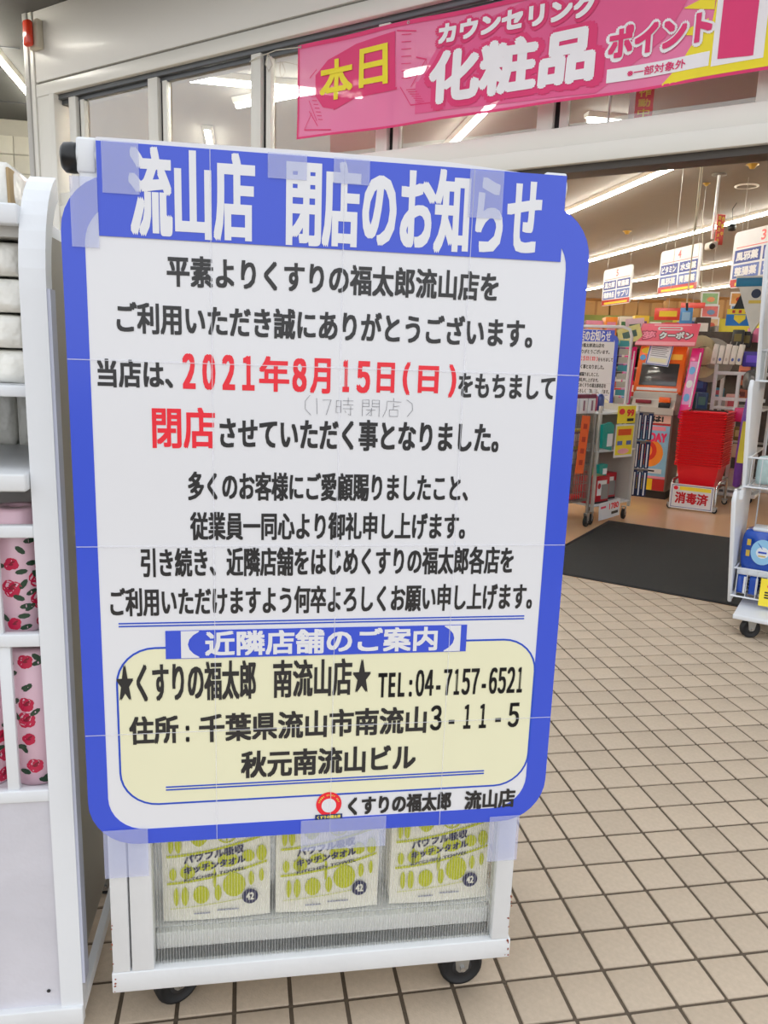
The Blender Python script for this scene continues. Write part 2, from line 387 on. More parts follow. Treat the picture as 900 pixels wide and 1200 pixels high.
# ------------------------------------------------------------------ banner
BY = -.12
def wav(p):
    s, y, z = p
    return (s, y+.010*math.sin(s*4.1+z*5)+.006*math.sin(s*9.3-z*8), z+(-.006-.012*math.sin((s+3.1)*1.1)))
ban = thing('sale_banner', 'long pink and yellow cloth sale banner tied across the transom windows', 'banner', FO, RZF)
ban_pink = M('pink_banner_cloth', (238, 118, 168), .42, var=.12, scale=1.6, alpha=.9, coat=.15)
ban_mag = M('magenta_print', (228, 38, 112), .42, alpha=.95); ban_yel = M('yellow_print', (246, 226, 20), .42, alpha=.95); ban_wh = M('banner_white_print', (240, 236, 240), .42)
BX0, BX1, BZ0, BZ1 = -3.115, .42, 2.412, 2.925
B().grid(lambda u, v: wav((BX0+(BX1-BX0)*u, BY, BZ0+(BZ1-BZ0)*v)), 120, 16).build('cloth', ban_pink, ban)
def strip(name, pts, mat, off, n=60):     # print that follows the waves of the cloth: columns between bottom and top curves
    x0 = min(p[0] for p in pts[0]+pts[1]); x1 = max(p[0] for p in pts[0]+pts[1])
    def at(c, x):
        for a, b_ in zip(c, c[1:]):
            if a[0] <= x <= b_[0]: return a[1]+(b_[1]-a[1])*(x-a[0])/max(1e-6, b_[0]-a[0])
        return c[0][1] if x < c[0][0] else c[-1][1]
    return B().grid(lambda u, v: wav((x0+(x1-x0)*u, BY-off, at(pts[0], x0+(x1-x0)*u)*(1-v)+at(pts[1], x0+(x1-x0)*u)*v)), n, 8).build(name, mat, ban)
strip('hem', ([(BX0, BZ1-.022), (BX1, BZ1-.022)], [(BX0, BZ1), (BX1, BZ1)]), ban_mag, .003, 120)
strip('hem', ([(BX0, BZ0), (BX1, BZ0)], [(BX0, BZ0+.012), (BX1, BZ0+.012)]), ban_mag, .003, 120)
strip('hem', ([(BX0, BZ0), (BX0+.012, BZ0)], [(BX0, BZ1), (BX0+.012, BZ1)]), ban_mag, .003, 2)
# rolled ribbon behind the first word
strip('ribbon_print', ([(-2.99, 2.64), (-2.93, 2.57), (-2.84, 2.55), (-2.70, 2.60), (-2.43, 2.61)], [(-2.99, 2.75), (-2.9, 2.82), (-2.7, 2.87), (-2.43, 2.885)]), ban_mag, .0035)
strip('ribbon_print', ([(-2.85, 2.545), (-2.70, 2.59), (-2.42, 2.60)], [(-2.85, 2.55), (-2.70, 2.605), (-2.42, 2.612)]), ban_mag, .0036)
ln = lambda a, b_, w=.007: strip('ribbon_line', ([(a[0], a[1]-w/2), (b_[0], b_[1]-w/2)], [(a[0], a[1]+w/2), (b_[0], b_[1]+w/2)]), ban_mag, .0038, 8)
for a, b_ in (((-3.03, 2.74), (-2.98, 2.78)), ((-3.06, 2.46), (-2.86, 2.44)), ((-3.06, 2.46), (-3.01, 2.55)), ((-3.03, 2.56), (-2.96, 2.47)), ((-3.035, 2.62), (-2.97, 2.50)), ((-2.42, 2.885), (-2.30, 2.865)),
              ((-2.40, 2.61), (-2.33, 2.51)), ((-2.33, 2.51), (-2.16, 2.50)), ((-2.24, 2.72), (-2.16, 2.50)), ((-2.30, 2.74), (-2.235, 2.72)), ((-2.33, 2.60), (-2.24, 2.72)), ((-2.31, 2.865), (-2.30, 2.62))): ln(a, b_)
for k in range(7):
    ln((-2.39, 2.86-.035*k), (-2.33, 2.855-.035*k), .004); ln((-3.02+.01*k, 2.64-.022*k), (-2.985+.01*k, 2.635-.022*k), .004)
    ln((-2.36+.012*k, 2.59-.012*k), (-2.30+.012*k, 2.585-.014*k), .004)
# deep pink flow and yellow burst
strip('pink_flow_print', ([(-2.30, 2.46), (-1.3, 2.43), (-1.0, 2.62), (-.9, 2.78)], [(-2.28, 2.62), (-2.15, 2.80), (-1.7, 2.90), (-1.25, 2.90), (-.9, 2.86)]), M('deep_pink_print', (233, 84, 143), .42, alpha=.94), .0028, 80)
strip('yellow_burst_print', ([(-1.0, 2.418), (-.9, 2.425), (.41, 2.425)], [(-1.0, 2.422), (-.95, 2.47), (-.93, 2.49), (-.86, 2.60), (-.80, 2.62), (-.83, 2.68), (-.79, 2.78), (-.76, 2.90), (.41, 2.90)]), ban_yel, .003, 80)
for s_ in ((-.93, 2.72, -.80), (-.98, 2.50, -.86), (-.95, 2.62, -.82)):
    strip('yellow_burst_print', ([(s_[0], s_[1]), (s_[2], s_[1]-.03)], [(s_[0], s_[1]+.002), (s_[2], s_[1]+.04)]), ban_yel, .0031, 6)
def bt(body, x0, x1, z0, z1, mat, off, bold, many=4, slant=0): return text(body, x0, x1, z0, z1, BY-off, mat, ban, bold, warp=wav, many=many, slant=slant)
bt('本', -2.955, -2.715, 2.60, 2.815, ban_yel, .008, .006); bt('日', -2.67, -2.475, 2.635, 2.835, ban_yel, .008, .006)
bt('化粧品', -2.25, -1.27, 2.455, 2.765, ban_mag, .006, .036, 12); bt('化粧品', -2.215, -1.315, 2.485, 2.745, ban_wh, .009, .014, 8)
bt('カウンセリング', -2.19, -1.30, 2.755, 2.895, ban_mag, .0065, .022, 12); bt('カウンセリング', -2.167, -1.325, 2.775, 2.878, ban_wh, .0095, .006)
bt('ポイント', -1.275, -.785, 2.55, 2.712, ban_wh, .0065, .017, 12); bt('ポイント', -1.257, -.80, 2.567, 2.697, ban_mag, .0095, .006)
strip('white_box_print', ([(-1.256, 2.466), (-.80, 2.466)], [(-1.256, 2.525), (-.80, 2.525)]), ban_wh, .0045, 20)
bt('※一部対象外', -1.16, -.90, 2.476, 2.514, ban_mag, .0075, .0007)
strip('white_figure_print', ([(-.79, 2.46), (-.60, 2.46)], [(-.77, 2.9), (-.58, 2.9)]), ban_wh, .0045, 12)
strip('magenta_figure_print', ([(-.765, 2.485), (-.64, 2.475)], [(-.75, 2.9), (-.62, 2.9)]), ban_mag, .0065, 12)
bt('5', -.56, -.36, 2.58, 2.88, ban_wh, .0065, .03, 12); bt('5', -.55, -.37, 2.60, 2.86, ban_mag, .0095, .018, 8)
for x in (BX0+.02, -2.35, -1.2, 0): 
    w = wav((x, BY-.004, BZ1-.012)); B().lathe([(.004, 0), (.008, -.002), (.008, .002), (.004, 0)], w, 10, 'y').build('eyelet', steel, ban)
tie = thing('banner_cord', 'thin white cord tying the pink banner to the window post', 'cord', FO, RZF)
B().tube([wav((BX0+.02, BY-.004, BZ1-.012)), (-3.3, -.10, 2.93), (-3.42, -.03, 2.955), (-3.53, -.012, 2.955), (-3.6, .0, 2.945)], .003, 6).build('cord', M('cord', (205, 200, 188), .8), tie)
B().tube([(-3.44, -.012, 2.96), (-3.45, -.02, 2.90), (-3.43, -.015, 2.86), (-3.40, -.015, 2.89), (-3.43, -.015, 2.955)], .004, 6).build('knot', MATS['cord'], tie)

# ------------------------------------------------------------------ closing notice poster
def poster(name, label, detail=True):
    P = thing(name, label, 'poster')
    O = [rrect(-.2765, .4935, .3475, 1.378, .078), rrect(-.2455, .4575, .374, 1.343, .058)]
    B().prism(O[0], -.006, -.0035).build('sheet', paper, P)
    B().ring(O[0], O[1], -.0066, -.006).build('blue_border', blue, P)
    ts = B().box(-.226, .4475, -.0074, -.0066, 1.2965, 1.4195).build('title_strip', blue, P)
    B().prism([(-.226, 1.419), (-.226, 1.4245), (.1, 1.4275), (.27, 1.4265), (.38, 1.4195), (.4475, 1.4195), (.4475, 1.4165), (-.226, 1.4165)], -.0062, -.004).build('sheet_edge', paper, P)
    t_ = [('流山店', paper, -.1848, -.0125, 1.2985, 1.4172, .0026), ('閉店のお知らせ', paper, .0310, .4115, 1.2985, 1.4165, .0026),
     ('平素よりくすりの福太郎流山店を', ink, -.1362, .3525, 1.2330, 1.2765, .0011), ('ご利用いただき誠にありがとうございます。', ink, -.2069, .4120, 1.1655, 1.2105, .0011),
     ('当店は、', ink, -.2361, -.1305, 1.0885, 1.1290, .0011), ('２０２１', red, -.1170, -.013, 1.0885, 1.1405, .0017), ('年', red, -.0065, .0380, 1.0885, 1.1405, .0013), ('８', red, .0425, .0640, 1.0890, 1.1390, .0017), ('月', red, .0690, .0996, 1.0875, 1.1400, .0014), ('１', red, .1180, .1280, 1.0910, 1.1390, .0017), ('５', red, .1390, .1600, 1.0900, 1.1380, .0017), ('日', red, .1700, .1975, 1.0915, 1.1370, .0014),
     ('(', red, .2099, .2215, 1.0892, 1.1387, .0014), ('日', red, .2340, .2662, 1.0928, 1.1342, .0015), (')', red, .2821, .2942, 1.0871, 1.1374, .0014),
     ('をもちまして', ink, .2978, .4545, 1.0875, 1.1251, .0010), ('閉店', red, -.1618, -.0712, 1.0013, 1.0625, .0013), ('させていただく事となりました。', ink, -.0645, .3684, 1.0018, 1.0497, .0012),
     ('多くのお客様にご愛顧賜りましたこと、', ink, -.1120, .3233, .9227, .9673, .0010), ('従業員一同心より御礼申し上げます。', ink, -.1097, .3218, .8605, .9050, .0010),
     ('引き続き、近隣店舗をはじめくすりの福太郎各店を', ink, -.1838, .4067, .8023, .8491, .0010), ('ご利用いただけますよう何卒よろしくお願い申し上げます。', ink, -.2306, .4439, .7399, .7864, .0010)]
    for s_, m, a, b_, c, d_, bo in t_:
        text(s_, a, b_, c, d_, -.0078 if m is paper else -.0066, m, P, (bo), name='text_line')
    for z in (.7228, .7275): B().box(-.2194, .4323, -.0066, -.006, z, z+.0022).build('underline', blue2, P)
    a_, b_ = rrect(-.2265, .4595, .4165, .6890, .06), rrect(-.2235, .4565, .4195, .6860, .057)
    yb = B().prism(b_, -.0064, -.006).build('address_panel', cream, P); B().ring(a_, b_, -.0068, -.006).build('outline', blue2, yb)
    bb = B().box(-.150, .3343, -.0074, -.0066, .6690, .7155).build('heading_band', blue, P)
    for s_, a, b2 in (('【', -.1265, -.0985), ('】', .2960, .3240)): text(s_, a, b2, .6700, .7150, -.0078, paper, bb, .0006, name='bracket')
    text('近隣店舗のご案内', -.0900, .2850, .6720, .7140, -.0078, paper, bb, .0013, name='lettering')
    text('★くすりの福太郎', -.2259, -.0107, .5968, .6640, -.0072, ink, P, .0012, name='text_line'); text('南流山店★', .0165, .1760, .5970, .6625, -.0072, ink, P, .0012, name='text_line')
    mono('TEL:04-7157-6521', .1882, .4408, .5915, .6375, -.0072, ink, P, .0010)
    text('住所', -.2092, -.1330, .5250, .5738, -.0072, ink, P, .0013, name='text_line'); mono(':', -.130, -.108, .5270, .5700, -.0072, ink, P, .0012)
    text('千葉県流山市南流山', -.1010, .2735, .5240, .5738, -.0072, ink, P, .0013, name='text_line'); mono('3-11-5', .2760, .4400, .5285, .5725, -.0072, ink, P, .0010, fill=.66)
    text('秋元南流山ビル', -.0350, .2579, .4564, .5053, -.0072, ink, P, .0014, name='text_line')
    for z in (.4415, .4465): B().box(-.1549, .3799, -.0072, -.0064, z, z+.0022).build('underline', blue2, P)
    text('くすりの福太郎', .1440, .3243, .3760, .4120, -.0072, ink, P, .0012, name='text_line'); text('流山店', .3481, .4400, .3740, .4110, -.0072, ink, P, .0012, name='text_line')
    em = B().flat([p for p in ell(.1113, .4005, .0215, .0225, 26)], -.0070).build('emblem', red, P)
    B().flat(ell(.1113, .398, .0125, .013, 20), -.0073).build('emblem_centre', paper, em)
    B().box(.0885, .1345, -.0076, -.0072, .3725, .3815).build('emblem_band', M('navy', (30, 52, 110), .4), em)
    text('くすりの福太郎', .0915, .1315, .3740, .3802, -.0079, M('pale_yellow', (240, 225, 90), .4), em, .0002, name='band_lettering')
    for k, ch in enumerate('Smile every day'):
        if ch == ' ': continue
        a = math.radians(165-150*k/14); cx, cz = .1113+.0170*math.cos(a), .4003+.0172*math.sin(a)
        o = text(ch, -.0010, .0010, -.0014, .0014, -.0001, MATS['pale_yellow'], em, .00012, name='arc_letter'); o.location = (cx, -.0074, cz); o.rotation_euler = (0, PI/2-a, 0)
    # handwriting in pencil
    if detail:
        hw = B(); st = lambda pts: hw.tube([(x, -.0066, z) for x, z in pts], .00035, 4)
        hx = lambda x: .0613+x; 
        st([(hx(.008), 1.085), (hx(.001), 1.076), (hx(.001), 1.064), (hx(.010), 1.055)]); st([(hx(.018), 1.081), (hx(.019), 1.057)])
        st([(hx(.027), 1.078), (hx(.040), 1.079), (hx(.033), 1.056)])
        x = hx(.048); st([(x, 1.078), (x, 1.060), (x+.007, 1.060), (x+.007, 1.078), (x, 1.078)]); st([(x, 1.069), (x+.007, 1.069)])
        for z in (1.078, 1.072, 1.066): st([(x+.010, z), (x+.026, z)])
        st([(x+.018, 1.083), (x+.018, 1.072)]); st([(x+.022, 1.070), (x+.022, 1.056), (x+.018, 1.058)]); st([(x+.013, 1.063), (x+.015, 1.060)])
        x = hx(.088)
        st([(x, 1.055), (x, 1.080), (x+.010, 1.080), (x+.010, 1.070), (x, 1.070)]); st([(x, 1.075), (x+.010, 1.075)]); st([(x+.026, 1.055), (x+.026, 1.080), (x+.015, 1.080), (x+.015, 1.070), (x+.026, 1.070)]); st([(x+.015, 1.075), (x+.026, 1.075)])
        st([(x+.006, 1.065), (x+.020, 1.065)]); st([(x+.014, 1.068), (x+.014, 1.056), (x+.011, 1.057)]); st([(x+.014, 1.064), (x+.006, 1.057)])
        x = hx(.124)
        st([(x+.012, 1.084), (x+.012, 1.079)]); st([(x+.024, 1.078), (x+.002, 1.079), (x+.001, 1.066), (x-.004, 1.055)]); st([(x+.012, 1.076), (x+.012, 1.066)]); st([(x+.012, 1.071), (x+.021, 1.072)])
        st([(x+.006, 1.066), (x+.006, 1.056), (x+.019, 1.056), (x+.019, 1.066), (x+.006, 1.066)])
        x = hx(.156); st([(x, 1.082), (x+.009, 1.076), (x+.010, 1.066), (x+.002, 1.056)])
        hw.build('handwriting', pencil, P)
    for z in (1.126, .8505, .5435): B().box(-.2755, .4925, -.00835, -.00815, z, z+.0014).build('sheet_seam', seam, P)
    for x in (-.075, .1135, .3045): B().box(x, x+.0012, -.00835, -.00815, .349, 1.4195).build('sheet_seam', seam, P)
    if detail:
        for k, q in enumerate(((-.219, -.170, 1.353, 1.4205), (.005, .060, 1.387, 1.421), (.098, .150, 1.386, 1.421), (.298, .350, 1.352, 1.4185), (-.255, -.185, .289, .3765), (.0645, .2105, .316, .3735), (.3955, .4505, .270, .3590), (-.262, -.226, 1.28, 1.372))):
            B().box(q[0], q[1], -.0093, -.0091, q[2], q[3]).build('tape_piece', tape, P)
    return P
po = poster('closing_notice', 'large white and blue closing notice taped across the front wagon')
po.scale = (KW, KW, KW); po.location = CO; po.rotation_euler = (0, 0, CY)

# ------------------------------------------------------------------ display wagon carrying the notice
wg = thing('display_wagon', 'white framed wagon on castors, behind the large closing notice', 'cart', CO, CY); wg.scale = (KW, KW, KW)
X0, X1, DP = -.253, .455, .46
B().box(X0, X1, 0, .022, .059, .098, .002).build('base_rail', white_worn, wg); B().box(X0, X1, DP-.022, DP, .059, .098, .002).build('base_rail', white_worn, wg)
for a in (X0, X1-.022): B().box(a, a+.022, .022, DP-.022, .059, .098, .002).build('base_rail', white_worn, wg)
for (a, b_) in ((-.251, -.2225), (-.2195, -.183), (.418, .4505)):
    B().box(a, b_, .001, .030, .098, 1.425, .002).build('front_post', white_worn, wg)
for (a, b_) in ((-.251, -.215), (.415, .4505)): B().box(a, b_, DP-.03, DP-.001, .098, 1.425, .002).build('rear_post', white_worn, wg)
B().box(-.215, .415, DP-.012, DP-.0115, .098, 1.39).build('back_sheet', M('frosted_back_sheet', (238, 238, 236), .4, alpha=.45), wg)
B().box(-.183, .418, .030, .045, .113, .145, .002).build('inner_rail', white_worn, wg)
B().box(-.22, .43, .045, DP-.012, .135, .146).build('deck', white_worn, wg)
B().box(-.22, .43, .022, DP-.022, .062, .070).build('base_pan', white_worn, wg)
B().cyl((-.254, .018, 1.402), (.452, .018, 1.402), .0185, n=20).build('top_tube', white_paint, wg)
B().box(-.254, -.2275, -.001, .02, 1.378, 1.425, .004).build('tube_bracket', white_paint, wg)
e = B().lathe([(0, -.276), (.015, -.276), (.0195, -.272), (.0205, -.262), (.0195, -.254), (0, -.254)], (0, .018, 1.4005), 22, 'x').build('end_cap', black_pl, wg)
clear = glass('clear_corrugated_plastic', (255, 255, 252), .6, .03)
B().add([(-.183, .014, .099), (.418, .014, .099), (.418, .014, 1.38), (-.183, .014, 1.38)], [(0, 1, 2, 3)]).build('clear_sheet', clear, wg)
rib = B(); ribm = M('milky_rib', (246, 246, 242), .35, alpha=.27, coat=.1)
for k in range(121):
    x = -.1825+k*.005; rib.add([(x, .0135, .099), (x+.0007, .012, .099), (x+.0014, .0135, .099), (x, .0135, 1.38), (x+.0007, .012, 1.38), (x+.0014, .0135, 1.38)], [(0, 1, 4, 3), (1, 2, 5, 4)])
tag(rib.build('sheet_ribs', ribm, wg), kind='stuff')
B().box(-.250, -.249, .03, DP-.03, .1, 1.38).build('side_sheet', clear, wg); B().box(.449, .450, .03, DP-.03, .1, 1.38).build('side_sheet', clear, wg)
def caster(parent, x, y, r=.045, ang=0.0, zt=.06, w=.026, z=0):
    c = bpy.data.objects.new('caster', None); COL.objects.link(c); c.parent = parent; c.location = (x, y, z); c.rotation_euler = (0, 0, ang)
    B().lathe([(r*.45, -w/2), (r*.8, -w/2), (r*.82, -w/2-.002), (r*.95, -w/2), (r, -w/2+.005), (r, w/2-.005), (r*.95, w/2), (r*.8, w/2+.002), (r*.45, w/2)], (0, 0, r), 28, 'y').build('wheel', black_rub, c)
    B().lathe([(0, -w/2-.001), (r*.45, -w/2-.001), (r*.45, w/2+.001), (0, w/2+.001)], (0, 0, r), 20, 'y').build('wheel_hub', M('dark_hub', (52, 52, 54), .5), c)
    f = B()
    for s_ in (-1, 1):
        y0 = s_*(w/2+.003)
        f.prism([(-.022, zt), (.022, zt), (.012, r-.004), (.006, r-.010), (-.006, r-.010), (-.012, r-.004)], y0-.0012, y0+.0012)
    f.box(-.024, .024, -w/2-.004, w/2+.004, zt-.003, zt)
    f.build('fork', steel, c); B().cyl((0, -w/2-.010, r), (0, w/2+.010, r), .0055, n=6).build('axle_bolt', chrome, c)
    return c
for x, y, a in ((.386, .085, .06), (-.158, .105, .5), (.39, DP-.06, .3), (-.19, DP-.06, -.3)): caster(wg, x, y, r=.0435, ang=a, zt=.059-GZ, z=GZ)
# rust specks
rs = B(); rr_ = random.Random(3)
for k in range(26):
    x, z = rr_.choice(((-.2528, .0), (.452, .0))); cx = x+rr_.uniform(-.0, .006)*(1 if x < 0 else -1); cz = rr_.choice((rr_.uniform(.06, .1), rr_.uniform(.1, .2)))
    rs.flat(ell(cx, cz, rr_.uniform(.0006, .002), rr_.uniform(.001, .003), 7), -.0006 if cz < .098 else .0006)
tag(rs.build('rust_specks', M('rust', (150, 80, 60), .9), wg), kind='stuff')

# kitchen towel packs
green = M('lime_print', (200, 206, 0), .45); pack_w = M('wrapped_towel_white', (246, 244, 236), .4, var=.02, bump=.2, bscale=25, coat=.3); navy2 = M('dark_blue_print', (16, 18, 84), .45)
pk = thing('kitchen_towel_pack', 'white kitchen towel pack with lime vegetables, left of three in the wagon', 'paper towels', CO+(CD*-.079+CN*.055+Vector((0, 0, .1465)))*KW, CY, 'kitchen towel packs in the wagon'); pk.scale = (KW, KW, KW)
def bulge(x, z): return -.004*math.cos(x/.093*1.45)
b = B().grid(lambda u, v: (-.093+.186*u, bulge(-.093+.186*u, 0)-.003*math.sin(PI*v), .002+.221*v), 14, 10)
b.box(-.093, .093, .0, .10, 0, .225, .012).build('wrapper', pack_w, pk)
lp = B(); Y_ = -.0085
def arc(x0, x1, zc, sag, w):
    up = []; dn = []
    for k in range(13):
        u = k/12; x = x0+(x1-x0)*u; z = zc+sag*(u**1.8); dn.append((x, z-w/2)); up.append((x, z+w/2))
    lp.flat(dn+up[::-1], Y_)
for zc in (.135, .082): arc(-.085, .088, zc, .034, .0045)
arc(-.08, .07, .032, .016, .0012)
for cx, cz, rx, rz in ((-.078, .157, .0045, .016), (-.065, .157, .0055, .016), (.052, .185, .005, .018), (-.075, .100, .006, .012), (-.050, .102, .013, .013), (-.018, .113, .015, .010), (.02, .122, .018, .014), (.055, .128, .011, .012), (.078, .132, .009, .016), (.06, .083, .005, .014), (.078, .088, .004, .013),
                       (-.070, .055, .0045, .018), (-.055, .055, .006, .019), (-.027, .056, .014, .018), (.002, .058, .006, .016), (.030, .072, .020, .024), (.075, .190, .010, .014), (-.052, .103, .004, .018), (-.004, .088, .003, .02)):
    lp.flat(ell(cx, cz, rx, rz, 14), Y_)
for k in range(5): lp.flat(ell(-.030+.005*(k-2), .172, .0075, .021, 12, rot=-.22*(k-2)), Y_-.0001*k)
lp.ring(ell(.018, .175, .0185, .0195, 24), ell(.018, .175, .0158, .0168, 24), Y_-.0002, Y_)
for k in range(4):
    a = PI*k/4; dx, dz = math.cos(a), math.sin(a); lp.flat([(.018-dx*.015-dz*.0012, .175-dz*.015+dx*.0012), (.018+dx*.015-dz*.0012, .175+dz*.015+dx*.0012), (.018+dx*.015+dz*.0012, .175+dz*.015-dx*.0012), (.018-dx*.015+dz*.0012, .175-dz*.015-dx*.0012)], Y_-.0003)
tag(lp.build('vegetable_print', green, pk), kind='stuff')
for s_, a, b_, c_, d_, bo in (('パワフル吸収', -.056, .048, .118, .135, .0007), ('キッチンタオル', -.056, .050, .098, .113, .0007), ('KITCHEN TOWEL', -.056, .050, .084, .090, .0002)):
    o = text(s_, a, b_, c_, d_, Y_-.0006, navy2, pk, bo, slant=0); 
    for v in o.data.vertices: v.co.z += (v.co.x+.056)*.17
B().flat(ell(.058, .047, .0140, .0150, 22), Y_-.0006).build('round_badge', navy2, pk)
text('42', .051, .065, .040, .055, Y_-.0012, pack_w, pk, .0006)
for p_ in (B().box(-.04, -.012, Y_-.0003, Y_, .018, .0205), B().box(.0, .038, Y_-.0003, Y_, .022, .0245)): p_.build('small_print', M('pale_blue_print', (150, 155, 180), .5), pk)
for dx, lb in ((.1965, 'white kitchen towel pack with lime vegetables, middle of three in the wagon'), (.405, 'white kitchen towel pack with lime vegetables, right of three in the wagon')):
    dup(pk, CO+(CD*(-.079+dx)+CN*.055+Vector((0, 0, .1465)))*KW, CY, lb)

# ------------------------------------------------------------------ white rack at the left
RO = CN*1.129
rk = thing('goods_rack', 'tall white steel rack with curved posts at the left edge', 'rack', RO, CY)
def side_frame(x0, x1, name, pr):
    path = [(0, .075), (0, 1.22)]
    for k in range(1, 9):
        a = (PI/2*.80)*k/8; path.append((.115*(1-math.cos(a)), 1.22+.165*math.sin(a)))
    b = B(); w = .030; outer = path; inner = [(y+w if i < 2 else y+w*math.cos(PI/2*.8*(i-1)/8), z if i < 2 else z-w*math.sin(PI/2*.8*(i-1)/8)) for i, (y, z) in enumerate(path)]
    v = [(x, y, z) for x in (x0, x1) for y, z in outer]+[(x, y, z) for x in (x0, x1) for y, z in inner]; n = len(path); f = []
    for i in range(n-1): f += [(i, n+i, n+i+1, i+1), (2*n+i, 2*n+i+1, 3*n+i+1, 3*n+i), (i, i+1, 2*n+i+1, 2*n+i), (n+i, 3*n+i, 3*n+i+1, n+i+1)]
    f += [(n-1, 2*n-1, 4*n-1, 3*n-1), (0, 2*n, 3*n, n)]
    return b.add(v, f).build(name, white_paint, pr)
side_frame(-.3255, -.291, 'front_post', rk); side_frame(-.89, -.8555, 'front_post', rk)
B().box(-.291, -.2865, .002, .028, .12, 1.22).build('post_flange', M('lilac_grey_paint', (190, 194, 212), .4), rk)
B().box(-.3255, -.291, .40, .43, .05, 1.38, .003).build('rear_post', white_paint, rk); B().box(-.89, -.8555, .40, .43, .05, 1.38, .003).build('rear_post', white_paint, rk)
dirty = M('grubby_white_panel', (205, 204, 212), .5, var=.16, scale=7, bump=.1)
B().box(-.312, -.306, .03, .40, .11, 1.30).build('side_panel', M('taupe_side_panel', (158, 152, 142), .5, var=.06, scale=5), rk)
B().box(-.305, -.2915, .0, .43, .055, .080, .002).build('side_rail', white_worn, rk)
B().box(-.89, -.291, -.006, .012, .045, .080, .002).build('base_rail', white_worn, rk)
B().box(-.86, -.3255, .006, .012, .080, .452).build('lower_panel', dirty, rk)
B().lathe([(0, -.001), (.003, -.001), (.003, 0), (0, 0)], (-.345, .0055, .108), 10, 'y').build('screw_hole', black_pl, rk)
for z0_, z1_ in ((.452, .472), (.706, .726), (.872, .890)):
    B().box(-.86, -.3255, .002, .018, z0_, z1_, .002).build('cross_rail', white_paint, rk)
for x in (-.378, -.46, -.545, -.63, -.715, -.8): 
    B().box(x-.0085, x+.0085, .006, .016, .472, .706, .001).build('upright_bar', white_paint, rk); B().box(x-.0165, x+.0005, .006, .016, .726, .872, .001).build('upright_bar', white_paint, rk)
B().box(-.86, -.3255, .018, .40, .455, .463).build('basket_floor', white_worn, rk); B().box(-.86, -.3255, .018, .40, .709, .717).build('basket_floor', white_worn, rk)
B().box(-.86, -.3270, -.018, .36, .943, .968, .003).build('shelf', white_worn, rk)
B().box(-.86, -.3255, .02, .05, 1.072, 1.088, .002).build('cross_rail', white_paint, rk)
B().box(-.50, -.3255, .34, .352, 1.02, 1.032, .002).build('cross_rail', white_paint, rk)
B().box(-.408, -.396, .03, .045, .968, 1.072, .001).build('upright_bar', white_paint, rk)
B().box(-.86, -.3255, .010, .40, 1.302, 1.329, .003).build('top_shelf', white_paint, rk); B().box(-.86, -.3255, .03, .40, 1.288, 1.302).build('shelf_underside', grey_lt, rk)
B().box(-.86, -.312, .40, .406, .08, 1.30).build('back_panel', M('back_panel_white', (205, 204, 200), .6), rk)
caster(rk, -.33, .06, r=.022, zt=.05, w=.016); caster(rk, -.84, .06, r=.022, zt=.05, w=.016); caster(rk, -.33, .38, r=.022, zt=.05, w=.016); caster(rk, -.84, .38, r=.022, zt=.05, w=.016)
# rolls of rose patterned paper
rp = M('pale_pink_paper', (226, 190, 204), .35, coat=.3); rose = M('rose_red_print', (196, 22, 70), .4, coat=.3); rose2 = M('rose_dark_print', (130, 10, 40), .4, coat=.3); leafm = M('leaf_print', (34, 66, 44), .4, coat=.3); wrapm = M('clear_film_white', (236, 235, 228), .25, var=.10, scale=26, bump=1.0, bscale=34, coat=.6)
def rose_roll(label, loc, h, R=.0365, seed=1):
    t = thing('rose_print_roll', label, 'paper roll', loc, CY, 'rose print rolls in the left rack')
    B().lathe([(0, 0), (R*.9, 0), (R, .004), (R, h-.004), (R*.9, h), (R*.3, h), (R*.3, h-.01), (0, h-.01)], n=28).build('roll', rp, t)
    q = random.Random(seed)
    def cyl_print(name, shapes, mat, off):
        b = B()
        for pts in shapes: b.add([((R+off)*math.sin(x/R), -(R+off)*math.cos(x/R), z) for x, z in pts], [list(range(len(pts)))])
        return tag(b.build(name, mat, t), kind='stuff')
    fl_, dk, lf = [], [], []
    z = .008
    while z < h-.012:
        for x in (-.045, -.002, .040, .085):
            xx = x+q.uniform(-.006, .006); zz = z+q.uniform(-.008, .008); zz = min(max(zz, .016), h-.016); r = q.uniform(.011, .016)
            if q.random() < .72:
                for k in range(5):
                    a = k*1.256+q.random(); fl_.append(ell(xx+r*.35*math.cos(a), min(max(zz+r*.35*math.sin(a), .011), h-.011), r*.6, r*.55, 9))
                dk.append(ell(xx, zz, r*.3, r*.15, 7)); dk.append(ell(xx+r*.2, zz+r*.3, r*.35, r*.12, 7, .5))
            for k in range(2):
                a = q.uniform(0, 6.28); lf.append(ell(min(xx+.018*math.cos(a), .11), min(max(zz+.018*math.sin(a), .010), h-.010), .0088, .0042, 8, q.uniform(-1, 1)))
        z += .034
    cyl_print('rose_print', fl_, rose, .0003); cyl_print('petal_shade_print', dk, rose2, .0006); cyl_print('leaf_print', lf, leafm, .0005)
    return t
for row, (z0_, h) in enumerate(((.463, .225), (.717, .190))):
    for k in range(5):
        x = -.355-.0775*k-(.012 if row else 0)
        w_ = ['beside the post', 'second from the post', 'third from the post', 'fourth from the post', 'farthest from the post'][k]
        rose_roll('rose patterned pink roll in the %s basket, %s' % ('upper' if row else 'lower', w_), RO+CD*x+CN*.066+Vector((0, 0, z0_)), h, seed=row*9+k)
